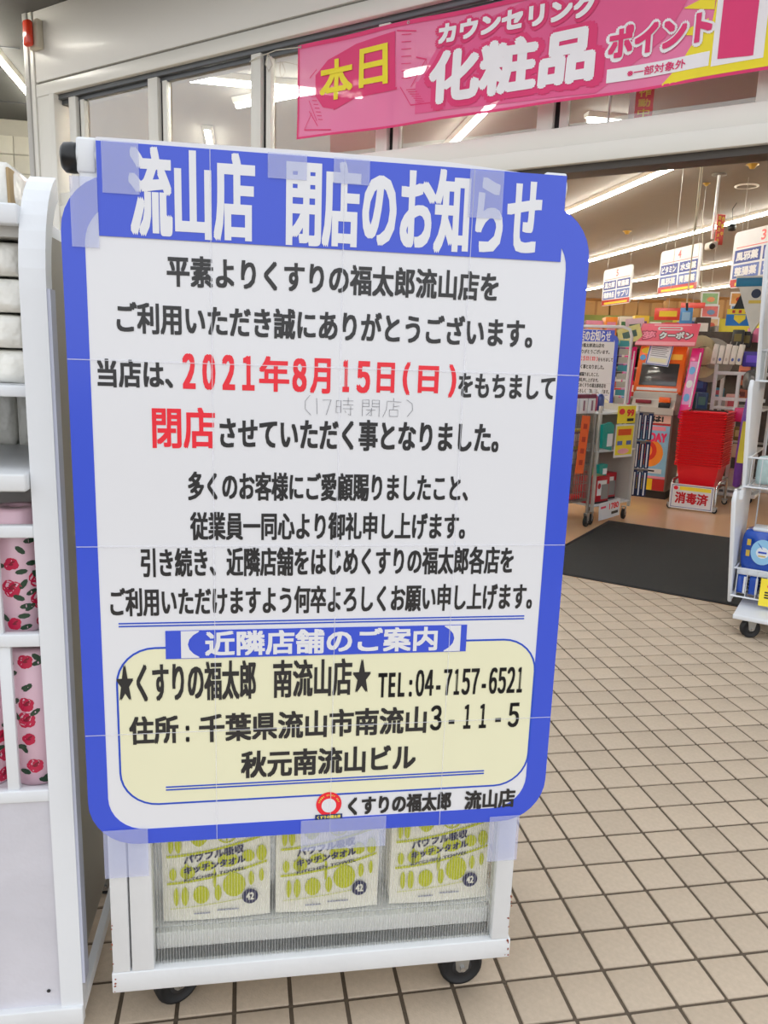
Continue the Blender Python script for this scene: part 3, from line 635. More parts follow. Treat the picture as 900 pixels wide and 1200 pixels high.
def soft_pack(name, label, cat, loc, w, d, h, mat, rz=CY, group=None, bulge_=.012, seed=0):
    t = thing(name, label, cat, loc, rz, group); q = random.Random(seed); ph = [q.uniform(0, 6) for _ in range(4)]
    bm = bmesh.new(); bmesh.ops.create_cube(bm, size=1); bmesh.ops.subdivide_edges(bm, edges=bm.edges[:], cuts=7, use_grid_fill=True)
    for v in bm.verts:
        p = v.co.copy(); n = [1-(abs(c)*2)**4 for c in p]; m = Vector((p.x*w, p.y*d, (p.z+.5)*h))
        k = bulge_
        if abs(p.x) > .49: m.x += math.copysign(k, p.x)*n[1]*n[2]
        if abs(p.y) > .49: m.y += math.copysign(k, p.y)*n[0]*n[2]
        if p.z > .49: m.z += k*n[0]*n[1]
        e = sum(abs(c) > .49 for c in p)
        if e > 1: m.x *= .985; m.y *= .985
        cr_ = .55*k*math.sin(40*m.z+ph[0]+9*math.sin(30*m.x+ph[1]))+.35*k*math.sin(90*m.x+60*m.z+ph[2])
        if abs(p.y) > .49 and e < 2: m.y += cr_
        v.co = m
    b = B(); bm.verts.ensure_lookup_table(); b.add([v.co for v in bm.verts], [[v.index for v in f.verts] for f in bm.faces], True); bm.free()
    b.build('wrapper', mat, t); return t
sk = [(-.352, 'beside the curved post'), (-.432, 'second from the curved post'), (-.512, 'third from the curved post'), (-.592, 'fourth from the curved post'), (-.672, 'fifth from the curved post'), (-.752, 'farthest from the curved post')]
for k, (x, w_) in enumerate(sk):
    t = soft_pack('tissue_pack', 'white wrapped paper pack on the rack top, %s' % w_, 'tissue pack', RO+CD*(x-.031)+CN*.16+Vector((0, 0, 1.3295)), .072, .22, .058, wrapm, group='white packs on the rack top', bulge_=.006, seed=k)
    B().flat(ell(0, .035, .0035, .0045, 12), -.1185).build('round_mark', ink, t); B().box(-.02, -.006, -.1190, -.1185, .034, .036).build('print_line', ink, t); B().box(-.018, .012, -.1190, -.1185, .008, .0095).build('print_line', ink, t)
    B().box(.0345, .0385, -.11, .10, .003, .052, .001).build('brown_seam', M('kraft_brown', (170, 145, 105), .6), t)
for r_ in range(4):
    for k, (x, w_) in enumerate(sk[:5]):
        soft_pack('tissue_pack', 'film wrapped pack, %s layer below the rack top, %s' % (('lowest', 'second', 'third', 'highest')[r_], w_), 'tissue pack', RO+CD*(x-.010-.009*(r_ % 2))+CN*.17+Vector((0, 0, 1.090+.0495*r_)), .072, .24, .044, wrapm, group='white packs under the top shelf', bulge_=.006, seed=20+k+r_*9)
for k, (x, w_) in enumerate(sk[:4]):
    t = soft_pack('tissue_pack', 'white wrapped pack standing on the wide deck, %s' % w_, 'tissue pack', RO+CD*(x-.045)+CN*.36+Vector((0, 0, .968)), .074, .075, .095, wrapm, group='white packs on the wide deck', bulge_=.003, seed=50+k)
# support the layered packs
B().box(-.86, -.3255, .05, .40, 1.080, 1.0895).build('rack_floor', white_worn, rk)


# ------------------------------------------------------------------ right-hand display rack at the doorway
DRO = Vector((1.46, 3.15, 0))
dr = thing('wire_display_rack', 'white stepped wire display rack on castors at the right edge of the doorway', 'rack', DRO, RZF)
tiers = [(.10, .66, .27, -.02), (.60, 1.12, .27, .05), (1.06, 1.66, .27, .02)]
for z0_, z1_, y0, y1 in tiers:
    sp = [(y0, z0_), (y1, z1_-.05), (y1+.03, z1_-.02), (.50, z1_-.02), (.50, z0_)]
    for x in (0, .62):
        b = B(); n = 5; b.add([(x, y, z) for y, z in sp]+[(x+.012, y, z) for y, z in sp], [(0, 1, 2, 3, 4), (9, 8, 7, 6, 5)]+[(i, (i+1) % n, n+(i+1) % n, n+i) for i in range(n)])
        b.build('side_panel', white_paint, dr)
        B().tube([(x+.006, y, z) for y, z in sp[:3]], .009).build('edge_tube', white_paint, dr)
    zb = z0_+.04
    bk = B().tube([(.012, y0-.05, zb+.13), (.62, y0-.05, zb+.13)], .0045).build('basket_rim', white_paint, dr)
    wb = B().tube([(.012, y0-.05, zb), (.62, y0-.05, zb)], .004)
    for k in range(15): wb.tube([(.03+.041*k, y0-.05, zb+.13), (.03+.041*k, y0-.05, zb), (.03+.041*k, .48, zb)], .0022, 5)
    for k in range(6): wb.tube([(.012, y0+.02+.07*k, zb), (.62, y0+.02+.07*k, zb)], .0022, 5)
    wb.tube([(.02, y0-.05, zb+.13), (.02, .45, zb+.13)], .004); wb.tube([(.02, y0-.05, zb), (.02, .45, zb)], .004)
    tag(wb.build('basket_wires', white_paint, dr), kind='stuff')
    up_ = B()
    for k in range(9): up_.tube([(.05+.07*k, .49, z0_), (.05+.07*k, .49, z1_)], .003, 5)
    tag(up_.build('back_wires', white_paint, dr), kind='stuff')
B().box(.05, .60, .06, .48, .080, .100, .004).build('base_frame', white_paint, dr)
B().cyl((.006, .11, .6), (.006, .11, .64), .02).build('joint_cap', white_paint, dr)
for x, y in ((.12, .10), (.54, .10), (.12, .42), (.54, .42)): caster(dr, x, y, r=.042, zt=.09, ang=.6 if y < .2 else 0)
wipe_b = M('wipes_blue', (24, 82, 190), .25, var=.1, bump=.3, bscale=20, coat=.5); wipe_l = M('wipes_pale_blue', (150, 205, 240), .3, coat=.5); wipe_w = M('wipes_white', (235, 240, 245), .3, bump=.3, coat=.5)
yel = M('yellow_card', (248, 226, 60), .5); gold = M('gold_print', (210, 180, 70), .4)
for k, (x, lb) in enumerate(((.11, 'blue wipes pack standing in the lowest basket, nearest the side panel'), (.29, 'blue wipes pack in the lowest basket, second from the side panel'), (.47, 'blue wipes pack in the lowest basket, third from the side panel'))):
    t = soft_pack('wipes_pack', lb, 'wipes', DRO+DF*x+NF*.335+Vector((0, 0, .258)), .150, .10, .175, wipe_b, RZF, 'blue wipes packs', .014, 80+k)
    B().flat(ell(.005, .09, .048, .058, 24), -.0745).build('pale_print', wipe_l, t); B().flat(ell(.005, .088, .026, .026, 20), -.0752).build('round_print', wipe_w, t); B().box(-.012, .022, -.0765, -.0760, .085, .093).build('blue_lettering', blue2, t); B().box(-.010, .020, -.0765, -.0760, .070, .075).build('gold_lettering', gold, t)
    for z in (.115, .065): B().box(-.062, -.046, -.0745, -.0740, z, z+.028).build('badge_print', gold, t)
    B().box(-.05, .06, -.05, .05, .176, .195, .008).build('white_top_fold', wipe_w, t)
for k in range(12):
    x = .045+.050*k; w_ = ('at the side panel', 'second along', 'third along', 'fourth along', 'fifth along', 'sixth along', 'seventh along', 'eighth along', 'ninth along', 'tenth along', 'eleventh along', 'at the far end')[k]
    t = soft_pack('wipes_refill', 'blue refill pack with white edge standing in the lowest basket, '+w_, 'wipes', DRO+DF*x+NF*.345+Vector((0, 0, .146)), .034, .16, .082, wipe_b, RZF, 'striped refill packs', .004, 90+k)
    B().box(.010, .0185, -.0880, -.0840, .004, .080).build('white_band', wipe_w, t)
for k in range(4):
    soft_pack('wipes_pack', 'white wipes pack lying flat under the blue ones, '+('at the side panel', 'second along', 'third along', 'at the far end')[k], 'wipes', DRO+DF*(.09+.15*k)+NF*.345+Vector((0, 0, .234)), .135, .17, .024, wipe_w, RZF, 'flat wipes packs', .004, 97+k)
cardr = thing('price_card', 'yellow price card with red oval on the lowest basket of the stepped rack', 'price card', DRO+DF*.125+NF*.205+Vector((0, 0, .11)), RZF)
B().box(-.0, .11, -.001, .001, 0, .125).build('card', yel, cardr); B().flat(ell(.062, .092, .035, .016), -.0014).build('red_oval', red, cardr)
for z in (.06, .048, .036): B().box(.02, .06 if z > .04 else .05, -.0016, -.001, z, z+.007).build('print_line', ink, cardr)
cardr.location = DRO+DF*.13+NF*-(-.21)+Vector((0, 0, .12)); cardr.location -= NF*.005
c2 = thing('price_card', 'plain yellow price card clipped on the middle basket of the stepped rack', 'price card', DRO+DF*.13+NF*.215+Vector((0, 0, .60)), RZF)
B().box(0, .11, -.001, .001, 0, .14).build('card', yel, c2)
for k, (x, col, lb) in enumerate(((.09, (190, 215, 215), 'clear bag with pale contents in the middle basket'), (.20, (225, 150, 40), 'small orange packet in the middle basket'), (.33, (60, 60, 110), 'dark blue packet in the middle basket'))):
    soft_pack('goods_packet', lb, 'packet', DRO+DF*x+NF*.34+Vector((0, 0, .646)), .09, .06, .12, M('packet_%d' % k, col, .3, var=.2, scale=30, coat=.5), RZF, None, .006, 110+k)
for k, (x, col, lb) in enumerate(((.09, (150, 200, 205), 'pale aqua bag in the top basket of the stepped rack'), (.22, (220, 220, 215), 'white bag in the top basket of the stepped rack'))):
    soft_pack('goods_packet', lb, 'packet', DRO+DF*x+NF*.36+Vector((0, 0, 1.106)), .10, .06, .12, M('packet_t%d' % k, col, .3, var=.2, scale=30, coat=.5), RZF, None, .006, 120+k)
snack = thing('hanging_snack_bag', 'navy snack bag with pale window hung high on the stepped rack', 'snack bag', DRO+DF*.16+NF*.10+Vector((0, 0, 1.30)), RZF)
B().prism([(-.10, 0), (.10, 0), (.11, .24), (-.09, .24)], -.02, .02).build('wrapper', M('navy_bag', (22, 34, 92), .3, coat=.5, bump=.3, bscale=20), snack)
B().flat(ell(0, .10, .05, .06), -.022).build('window_print', M('pale_window', (190, 180, 160), .4), snack)

# ------------------------------------------------------------------ inside: lamps and ceiling fittings
lamp_m = M('tube_light', (255, 250, 238), .5, emit=LAMP, var=0); lamp_body = M('lamp_body', (232, 230, 222), .5)
rows = [(-.33, 7.3, 28.9, 'first line of ceiling tubes, along the left wall of the shop'), (1.80, 5.5, 28.9, 'second line of ceiling tubes, behind the banner'), (4.0, 5.5, 28.5, 'third line of ceiling tubes, nearest line through the doorway'),
        (6.2, 5.5, 28.5, 'fourth line of ceiling tubes, second seen through the doorway'), (8.55, 5.5, 28.5, 'fifth line of ceiling tubes, third seen through the doorway'), (10.85, 5.5, 28.5, 'sixth line of ceiling tubes, fourth seen through the doorway'), (13.3, 5.5, 28.5, 'farthest line of ceiling tubes, lowest in view through the doorway')]
def tube_line(nm, lb, p, rz, L_, seg=2.4, gap=.0):
    t = thing(nm, lb, 'ceiling light', p, rz, 'lines of ceiling tubes')
    B().prism([(-.05, .0), (.05, .0), (.03, -.035), (-.03, -.035)], 0, L_).build('housing', lamp_body, t)
    n = max(1, int(L_/seg))
    for k in range(n):
        a = L_*k/n+.015; B().cyl((0, a, -.052), (0, L_*(k+1)/n-.015, -.052), .018, n=10).build('tube', lamp_m, t)
    return t
for c, r0, r1, lb in rows:
    if c == 4.0: r0 = 7.1
    tube_line('ceiling_light', lb, tl(c, r0, 3.058), TY, r1-r0)
tube_line('ceiling_light', 'single ceiling tube across the entrance, behind the left transom windows', fac(-4.45, .78, 3.058), RZF-PI/2, 2.2, 2.4)
tube_line('ceiling_light', 'short ceiling tube behind the top of the second transom pane', tl(-.40, 6.0, 3.058), TY-PI/2, 1.25)
tube_line('ceiling_light', 'short ceiling tube behind the fifth transom pane, near the label tag', tl(2.60, 6.05, 3.058), TY-PI/2, .45)
t = tube_line('canopy_light', 'long tube light under the canopy at the top left', tl(-2.12, 6.6, 3.62), TY, 2.9); 
del t['group']
for px_, py_, nm, lb, r in ((875, 218, 'ceiling_speaker', 'round grey speaker set in the ceiling, right of the camera pole', .115), (837, 187, 'smoke_detector', 'white domed detector on the ceiling just inside the door', .05),
                            (882, 193, 'sprinkler_head', 'brass coloured ceiling sprinkler beside the white dome', .045), (828, 215, 'sprinkler_head', 'small brass sprinkler left of the camera pole', .03), (735, 271, 'sprinkler_head', 'small pale ceiling sprinkler far left in the doorway', .05)):
    d_ = (Vector(spot(px_, py_, 1))-CAM); p = CAM+d_*((3.058-CAMH)/d_.z)
    t = thing(nm, lb, 'ceiling fitting', p)
    mt = {'ceiling_speaker': M('grey_grille', (120, 116, 108), .6), 'smoke_detector': white_paint}.get(nm, M('brass', (180, 150, 70), .4, .5))
    if nm == 'ceiling_speaker': B().lathe([(0, -.008), (r*.8, -.008), (r, -.004), (r, .002)], n=24).build('grille', mt, t); B().lathe([(r*.85, -.009), (r*1.05, -.007), (r*1.05, .002)], n=24).build('rim', lamp_body, t)
    else: B().lathe([(0, -r*.9), (r*.5, -r*.8), (r*.8, -r*.3), (r, 0)], n=18).build('dome', mt, t); B().lathe([(0, -.002), (r*1.3, -.003), (r*1.3, .002)], n=18).build('base_plate', mt, t)
p = tl(4.67, 7.46, 3.058)
t = thing('security_camera', 'security camera on a white pole hanging from the ceiling', 'camera', p)
B().cyl((0, 0, 0), (0, 0, -.62), .014).build('pole', white_paint, t); B().lathe([(0, -.012), (.07, -.012), (.07, .001)], n=18).build('ceiling_plate', M('grey_plate', (110, 106, 98), .5), t)
B().box(-.035, .035, -.09, .09, -.72, -.65, .015).build('camera_body', lamp_body, t); B().cyl((-.03, -.09, -.70), (-.03, -.11, -.71), .028).build('lens', black_pl, t)
t = thing('pole_tag', 'red and yellow tag hanging on the camera pole', 'tag', p+Vector((.05, -.05, -.68)), .3)
B().box(-.045, .045, -.004, .004, 0, .29).build('card', M('red_orange_card', (220, 50, 30), .4), t)
for k in range(2): text(('防犯カメラ', '作動中')[k][0:5], -.035, .0, .02, .27, -.006, yel, t, 0) if False else None
for k, ch in enumerate('防犯カメラ'): text(ch, -.036, -.004, .235-.055*k, .275-.055*k, -.0065, yel, t, .001)
for k, ch in enumerate('作動中'): text(ch, .006, .036, .225-.07*k, .27-.07*k, -.0065, yel, t, .001)
t = thing('pole_tag', 'red and yellow tag seen through the pane under the banner', 'tag', spot(753, 141, 4.35), -.25)
B().box(-.045, .045, -.004, .004, 0, .40).build('card', MATS['red_orange_card'], t); B().box(-.075, -.047, -.004, .004, 0, .40).build('white_margin', paper, t); B().cyl((.0, .01, .4), (0, .01, 3.058-t.location.z), .004).build('hanger', steel, t)
for k, ch in enumerate('防犯カメラ作動中'): text(ch, -.03, .03, .352-.048*k, .39-.048*k, -.0065, yel, t, .001)
_p = spot(712, 150, 4.6)
t = thing('hanging_pole', 'thin white pole hanging inside the pane under the banner', 'pole', _p); B().cyl((0, 0, 0), (0, 0, 3.058-_p.z), .008).build('pole', white_paint, t); B().lathe([(0, -.008), (.03, -.008), (.03, 0)], (0, 0, 3.058-_p.z)).build('ceiling_plate', white_paint, t)
for k, (a, b_, lb) in enumerate((((822, 186, 7.6), (805, 355, 7.6), 'thin cord hanging from the ceiling, nearer of the two'), ((824, 240, 10), (821, 352, 10), 'thin cord hanging from the ceiling, farther of the two'))):
    P0, P1 = spot(*a), spot(*b_); P0.z = 3.058
    t = thing('light_pull', lb, 'cord', P0); b = B(); b.tube([(0, 0, 0), ((P1.x-P0.x)*.3, 0, -.25), ((P1.x-P0.x)*.7, 0, (P1.z-3.058)*.6), (P1.x-P0.x, 0, P1.z-3.058)], .006, 6)
    b.build('cord', M('pale_cord', (200, 196, 180), .8), t)
    if k == 0: B().tube([(.02, 0, 0), ((P1.x-P0.x)*.3+.02, 0, -.3), ((P1.x-P0.x)*.75, 0, (P1.z-3.058)*.7)], .005, 6).build('cord', MATS['pale_cord'], t); B().cyl((P1.x-P0.x, 0, P1.z-3.058), (P1.x-P0.x+.01, 0, P1.z-3.13), .012).build('pull_end', black_pl, t)
t = thing('ceiling_sensor', 'small black sensor on a curved wire below the ceiling', 'sensor', spot(858, 266, 9.5)); B().lathe([(0, -.05), (.04, -.045), (.05, 0), (.03, .03), (0, .03)], n=14).build('body', black_pl, t)
B().tube([(0, 0, .03), (-.02, 0, .2), (.02, 0, 3.058-t.location.z)], .004, 5).build('wire', black_pl, t)

# aisle signs, hung along the shelf rows
sign_w = M('sign_white', (232, 234, 238), .35); sign_b = M('sign_blue', (28, 60, 150), .4); sign_b2 = M('sign_mid_blue', (84, 110, 186), .4); sign_r = M('sign_red', (190, 40, 40), .4)
def aisle(num, words, p, w, h, label):
    t = thing('aisle_sign', label, 'sign', p, TY-PI/2, 'hanging aisle signs')
    B().prism(rrect(-w/2, w/2, 0, h, .05), -.01, .01).build('board', sign_w, t)
    text(num, -.035, .035, h-.13, h-.03, -.012, M('sign_number_red', (235, 110, 110), .4), t, .003); B().box(-w/2+.06, w/2-.06, -.012, -.01, h-.165, h-.157).build('rule', MATS['sign_number_red'], t)
    for k, wd in enumerate(words):
        x0 = -w/2+.04+(k % 2)*(w/2-.02); x1 = x0+w/2-.06; z1 = h-.185-(k//2)*.15
        bl = B().box(x0, x1, -.012, -.01, z1-.13, z1).build('word_block', sign_b if k < 2 else sign_b2, t); text(wd, x0+.03, x1-.03, z1-.11, z1-.02, -.014, sign_w, bl, .004)
    bl = B().box(-w/2+.015, w/2-.015, -.012, -.01, .01, .085).build('red_strip', sign_r, t); B().box(-w/2+.10, w/2-.08, -.013, -.012, .02, .05).build('yellow_strip', yel, bl)
    for x in (-w/2+.1, w/2-.1): B().cyl((x, 0, h), (x, 0, 3.058-p.z), .002, n=5).build('hanging_wire', steel, t)
    return t
aisle('5', ('漢方薬', '胃腸薬', '健康食品', 'サプリ'), spot(721, 357, 12.4), .95, .56, 'white aisle sign reading 5, leftmost and smallest of the hanging signs')
aisle('4', ('ビタミン', '水虫薬', '風邪薬', '胃腸薬'), spot(793, 342, 10.3), .95, .55, 'white aisle sign reading 4, middle of the hanging signs')
aisle('3', ('風邪薬', '目薬', '整腸薬', 'コンタクト'), spot(889, 334, 7.9), .95, .56, 'white aisle sign reading 3, rightmost and largest of the hanging signs')

# ------------------------------------------------------------------ inside: kiosk, baskets, carts
pink_p = M('pink_board', (240, 92, 122), .35, var=.12, scale=4, coat=.3); orange = M('orange_plastic', (246, 108, 28), .3, coat=.3); magenta = M('magenta_board', (232, 30, 140), .35, coat=.3)
screen = M('dark_screen', (62, 62, 64), .12, coat=.8); kgrey = M('kiosk_grey', (196, 192, 184), .4); kgrey2 = M('kiosk_side_grey', (120, 112, 106), .5); sky_b = M('sky_blue_print', (96, 168, 224), .4); lilac = M('lilac_print', (216, 150, 206), .4)
KO = Vector((2.51, 6.57, 0))-DF*.24
ki = thing('coupon_kiosk', 'orange coupon kiosk with dark screen and pink header board', 'kiosk', KO, RZF); ki.scale = (.86, 1, 1)
B().box(-.21, .21, .02, .38, 0, .07).build('plinth', M('dark_plinth', (48, 44, 42), .6), ki); B().box(-.21, .21, .0, .40, .07, .78, .006).build('cabinet', kgrey2, ki)
B().prism([(-.21, .74), (.21, .74), (.21, .92), (-.21, .92)], .02, .40).build('console', kgrey, ki)
tp = B().add([(-.21, -.03, .80), (.21, -.03, .80), (.21, .08, .95), (-.21, .08, .95), (-.21, -.03, .74), (.21, -.03, .74)], [(0, 1, 2, 3), (4, 5, 1, 0)]).build('console_top', kgrey, ki)
B().box(.06, .17, -.035, .0, .80, .84, .003).build('card_slot', black_pl, ki); B().box(.06, .17, -.034, .0, .845, .89, .003).build('slot_label', orange, ki); B().box(-.17, -.02, -.028, .0, .83, .86, .003).build('receipt_slot', M('maroon', (140, 30, 50), .5), ki)
head = bpy.data.objects.new('screen_head', None); COL.objects.link(head); head.parent = ki; head.location = (0, .06, .93); head.rotation_euler = (-.30, 0, 0)
_off = Vector((0, -.06, -.93))
B().box(-.235, .235, .06, .16, .93, 1.345, .012).build('housing', orange, head)
B().box(-.185, .185, .052, .06, .985, 1.185, .004).build('screen', screen, head); B().box(-.20, .20, .054, .06, .94, .965, .002).build('label_strip', paper, head)
B().flat(ell(-.14, 1.30, .075, .03), .0585).build('yellow_print', yel, head); B().flat(ell(-.19, 1.235, .03, .025), .0585).build('blue_print', sky_b, head); B().box(.08, .2, .0575, .0585, 1.22, 1.27).build('yellow_print', M('amber', (245, 180, 40), .4), head)
for o in KIDS(head): o.location = _off
for s_, nm in ((-1, 'left'), (1, 'right')):
    w = bpy.data.objects.new('side_wing', None); COL.objects.link(w); w.parent = ki; w.location = (s_*.245, .02, .72); w.rotation_euler = (-.30, 0, -s_*.15)
    x0, x1 = (0, .115) if s_ > 0 else (-.115, 0)
    B().box(x0, x1, -.005, .015, 0, .62, .004).build('board', magenta, w); B().box(x0+.012, x1-.03, -.0065, -.005, .12, .50).build('lilac_print', lilac, w)
    for k in range(3): B().flat(ell((x0+x1)/2-.01, .18+.12*k, .03, .035), -.0075).build('round_print', (sky_b, paper, sky_b)[k], w)
    B().box(x1-.028, x1-.014, -.0075, -.005, .10, .58).build('white_strip', paper, w)
hd = bpy.data.objects.new('header_board', None); COL.objects.link(hd); hd.parent = ki; hd.location = (0.03, .13, 1.325); hd.rotation_euler = (-.25, 0, 0)
B().prism([(-.31, 0), (.28, 0), (.30, .195), (-.26, .195)], -.008, .004).build('board', pink_p, hd); B().flat([(-.305, .004), (.275, .004), (.278, .035), (-.300, .035)], -.009).build('pale_edge', M('pale_pink', (248, 176, 190), .4), hd)
B().prism(rrect(-.10, .14, .135, .165, .014), -.0095, -.009).build('white_pill', paper, hd); B().box(-.08, .12, -.0102, -.0096, .144, .156).build('pill_print', M('rose_ink', (228, 70, 100), .4), hd)
B().box(-.14, .22, -.0095, -.0088, .175, .186).build('thin_print', MATS['pale_pink'], hd)
text('夢', -.255, -.105, .045, .135, -.0098, M('crimson_edge', (170, 10, 60), .4), hd, .007, many=8); text('夢', -.243, -.117, .056, .124, -.0108, M('hot_pink', (255, 150, 180), .4), hd, .001)
text('クーポン', -.085, .255, .050, .130, -.0098, ink, hd, .011, many=8); text('クーポン', -.075, .245, .058, .122, -.0105, paper, hd, .004)
B().box(-.19, .19, -.004, 0, .665, .735).build('banner_sheet', M('peach_sheet', (240, 206, 190), .5), ki)
fp = B().box(-.19, .19, -.004, 0, .18, .66).build('promo_poster', M('promo_blue', (140, 200, 232), .4, var=.2, scale=14), ki)
B().flat(ell(-.14, .70, .035, .030), -.005).build('yellow_flower', yel, ki); text('9', -.155, -.125, .68, .72, -.006, paper, ki, .003); text('日は!', -.07, .12, .672, .728, -.006, ink, ki, .004)
B().box(-.19, .19, -.0048, -.004, .645, .662).build('red_rule', sign_r, fp); B().box(-.10, .15, -.0048, -.004, .60, .635).build('pink_strip', M('pink_strip', (240, 150, 170), .4), fp)
text('DAY', .0, .17, .50, .58, -.0055, M('day_pink', (238, 60, 110), .4), fp, .005)
B().flat(ell(.02, .40, .13, .12), -.0050).build('amber_print', M('amber2', (246, 150, 50), .4), fp); B().flat(ell(.0, .42, .085, .085), -.0056).build('red_print', M('tomato', (222, 60, 40), .4), fp); B().flat(ell(.0, .42, .04, .05), -.0062).build('amber_centre', MATS['amber2'], fp)
B().box(-.12, .15, -.0050, -.004, .225, .265).build('white_label', paper, fp); B().box(-.10, .08, -.0058, -.0052, .238, .252).build('black_print', ink, fp); B().box(-.19, .19, -.0050, -.004, .18, .20).build('pink_rule', MATS['pink_strip'], fp)
B().box(-.19, .07, -.003, 0, .075, .175).build('yellow_sheet', M('strong_yellow', (240, 208, 30), .5), ki); B().box(.07, .19, -.003, 0, .075, .175).build('red_sheet', sign_r, ki)
nt_ = thing('paper_notice', 'small white notice with blue border taped above the kiosk screen', 'notice', KO+DF*-.03+NF*.105+Vector((0, 0, 1.155)), RZF); nt_.rotation_euler = (-.30, .10, RZF)
B().box(-.10, .10, -.002, 0, 0, .225).build('sheet', paper, nt_); B().ring([(-.097, .003), (.097, .003), (.097, .222), (-.097, .222)], [(-.088, .012), (.088, .012), (.088, .213), (-.088, .213)], -.003, -.002).build('border', sign_b2, nt_)
for k in range(7): B().box(-.075, .07-.01*(k % 3), -.003, -.002, .185-.017*k, .190-.017*k).build('print_line', M('grey_print', (120, 120, 130), .5), nt_)
B().box(-.07, .07, -.003, -.002, .03, .065).build('cream_box', cream, nt_)
B().tube([(-.0, 0, .225), (.0, .0, .235)], .002).build('tape_tab', tape, nt_)

# shopping baskets on their trolley
bred = M('red_basket_plastic', (238, 20, 38), .36, var=.06, coat=.15)
BO = Vector((2.385, 6.235, 0)); LB = .44
bt_ = thing('basket_trolley', 'low chrome trolley on small castors carrying the red baskets', 'trolley', BO, RZF)
b = B()
for x in (-.01, .335):
    b.tube([(x, -.02, .05), (x, -.02, .19), (x, .02, .235), (x, LB+.02, .235), (x, LB+.05, .19), (x, LB+.05, .05)], .011)
b.tube([(-.01, -.02, .165), (.335, -.02, .165)], .009); b.tube([(-.01, LB+.05, .165), (.335, LB+.05, .165)], .009)
b.build('frame', chrome, bt_)
for k in range(5): B().box(.0+.07*k, .035+.07*k, .0, LB+.03, .163, .170).build('support_slat', chrome, bt_)
for x in (-.01, .335):
    for y in (-.02, LB+.05): caster(bt_, x, y, r=.024, zt=.05, w=.016)
def basket_mesh():
    b = B(); H = .20; W0, W1, D0, D1 = .13, .165, .175, .215   # half sizes at the bottom and the rim
    lv = [(0, 0), (.03, .12), (.10, .5), (H-.03, .88), (H-.03, .92), (H, 1)]
    def rg(z, k, off=0): 
        w, d = W0+(W1-W0)*k+off, D0+(D1-D0)*k+off; return [(x, y, z) for x, y in ((-w, -d), (w, -d), (w, d), (-w, d))]
    R_ = [rg(0, 0), rg(H*.5, .45), rg(H-.013, .86), rg(H-.011, .86, .017), rg(H, .9, .019), rg(H, .88, .002), rg(.008, .03, -.004)]
    v = [p for r in R_ for p in r]; f = [(3, 2, 1, 0)]
    for i in range(len(R_)-1): f += [(i*4+j, i*4+(j+1) % 4, i*4+4+(j+1) % 4, i*4+4+j) for j in range(4)]
    f.append((24, 25, 26, 27)); return b.add(v, f)
b0 = None
NB = 23
for k in range(NB):
    lb = 'red plastic shopping basket nested within the tall stack, only its rim showing'
    if k == 0: lb = 'lowest red shopping basket of the stack, its whole body showing'
    if k == NB-1: lb = 'topmost red shopping basket of the tall stack'
    t = thing('shopping_basket', lb, 'basket', BO+DF*(.165+random.uniform(-.002, .002))+NF*(.23+random.uniform(-.003, .003))+Vector((0, 0, .172+.0195*k)), RZF, 'stack of red baskets')
    if b0 is None:
        o = basket_mesh().build('body', bred, t); b0 = o
    else:
        o = b0.copy(); COL.objects.link(o); o.parent = t
    h = B(); 
    if k == NB-1:
        for s_ in (-1, 1): B().tube([(-.15, s_*.02, .198), (-.13, s_*.02, .205), (.13, s_*.02, .205), (.15, s_*.02, .198)], .005).build('handle', black_pl, t)
sg = thing('disinfected_sign', 'white sign with red characters and yellow strip on the basket trolley', 'sign', BO+DF*.0-NF*.040, RZF)
B().box(-.012, .325, -.004, 0, .012, .215).build('board', paper, sg); B().ring([(0, .022), (.313, .022), (.313, .205), (0, .205)], [(.004, .026), (.309, .026), (.309, .201), (.004, .201)], -.005, -.004).build('blue_border', sign_b, sg)
B().box(.06, .30, -.005, -.004, .165, .195).build('yellow_strip', yel, sg); B().flat(ell(.03, .18, .018, .016), -.0055).build('round_mark', red, sg); text('消毒済', .03, .285, .055, .150, -.006, M('deep_red', (196, 20, 36), .4), sg, .003)

# wire carts left of the kiosk
C2 = Vector((1.50, 5.40, 0)); A2 = math.radians(39); D2 = Vector((math.cos(A2), math.sin(A2), 0)); N2 = Vector((-D2.y, D2.x, 0))
c2 = thing('shelf_cart', 'pale grey shelf cart on castors with yellow price cards, left of the kiosk', 'cart', C2, A2)
for x in (.0, .455):
    for y in (0, .36): B().box(x, x+.022, y, y+.022, .10, .86, .003).build('post', kgrey, c2)
for z in (.135, .53, .80): B().box(0, .477, 0, .38, z, z+.015, .003).build('shelf', white_paint, c2)
B().box(.458, .477, .02, .36, .15, .86).build('end_panel', M('putty_panel', (190, 184, 172), .5), c2); B().box(.02, .46, .366, .372, .15, .8).build('back_panel', M('perforated_grey', (168, 160, 150), .6, var=.1, scale=80), c2)
for x, y in ((.03, .03), (.44, .03), (.03, .35), (.44, .35)): caster(c2, x, y, r=.04, zt=.10, w=.02, ang=.3)
C1 = C2-D2*.56
c1 = thing('wire_basket_cart', 'grey wire mesh cart full of white tins, left edge hidden by the closing notice', 'cart', C1, A2)
wm_ = M('wire_grey', (140, 136, 130), .4, .5)
for x in (0, .50):
    for y in (0, .4): B().cyl((x, y, .08), (x, y, .80), .012).build('post', wm_, c1)
w_ = B()
for k in range(21): w_.tube([(.025*k, 0, .2), (.025*k, 0, .80)], .0022, 4)
for z in (.2, .26, .32, .38, .44, .50, .56, .62, .68, .74, .80): w_.tube([(0, 0, z), (.5, 0, z)], .0025, 4)
for k in range(17): w_.tube([(.5, .025*k, .2), (.5, .025*k, .80)], .0022, 4)
for z in (.2, .32, .44, .56, .68, .8): w_.tube([(.5, 0, z), (.5, .4, z)], .0025, 4)
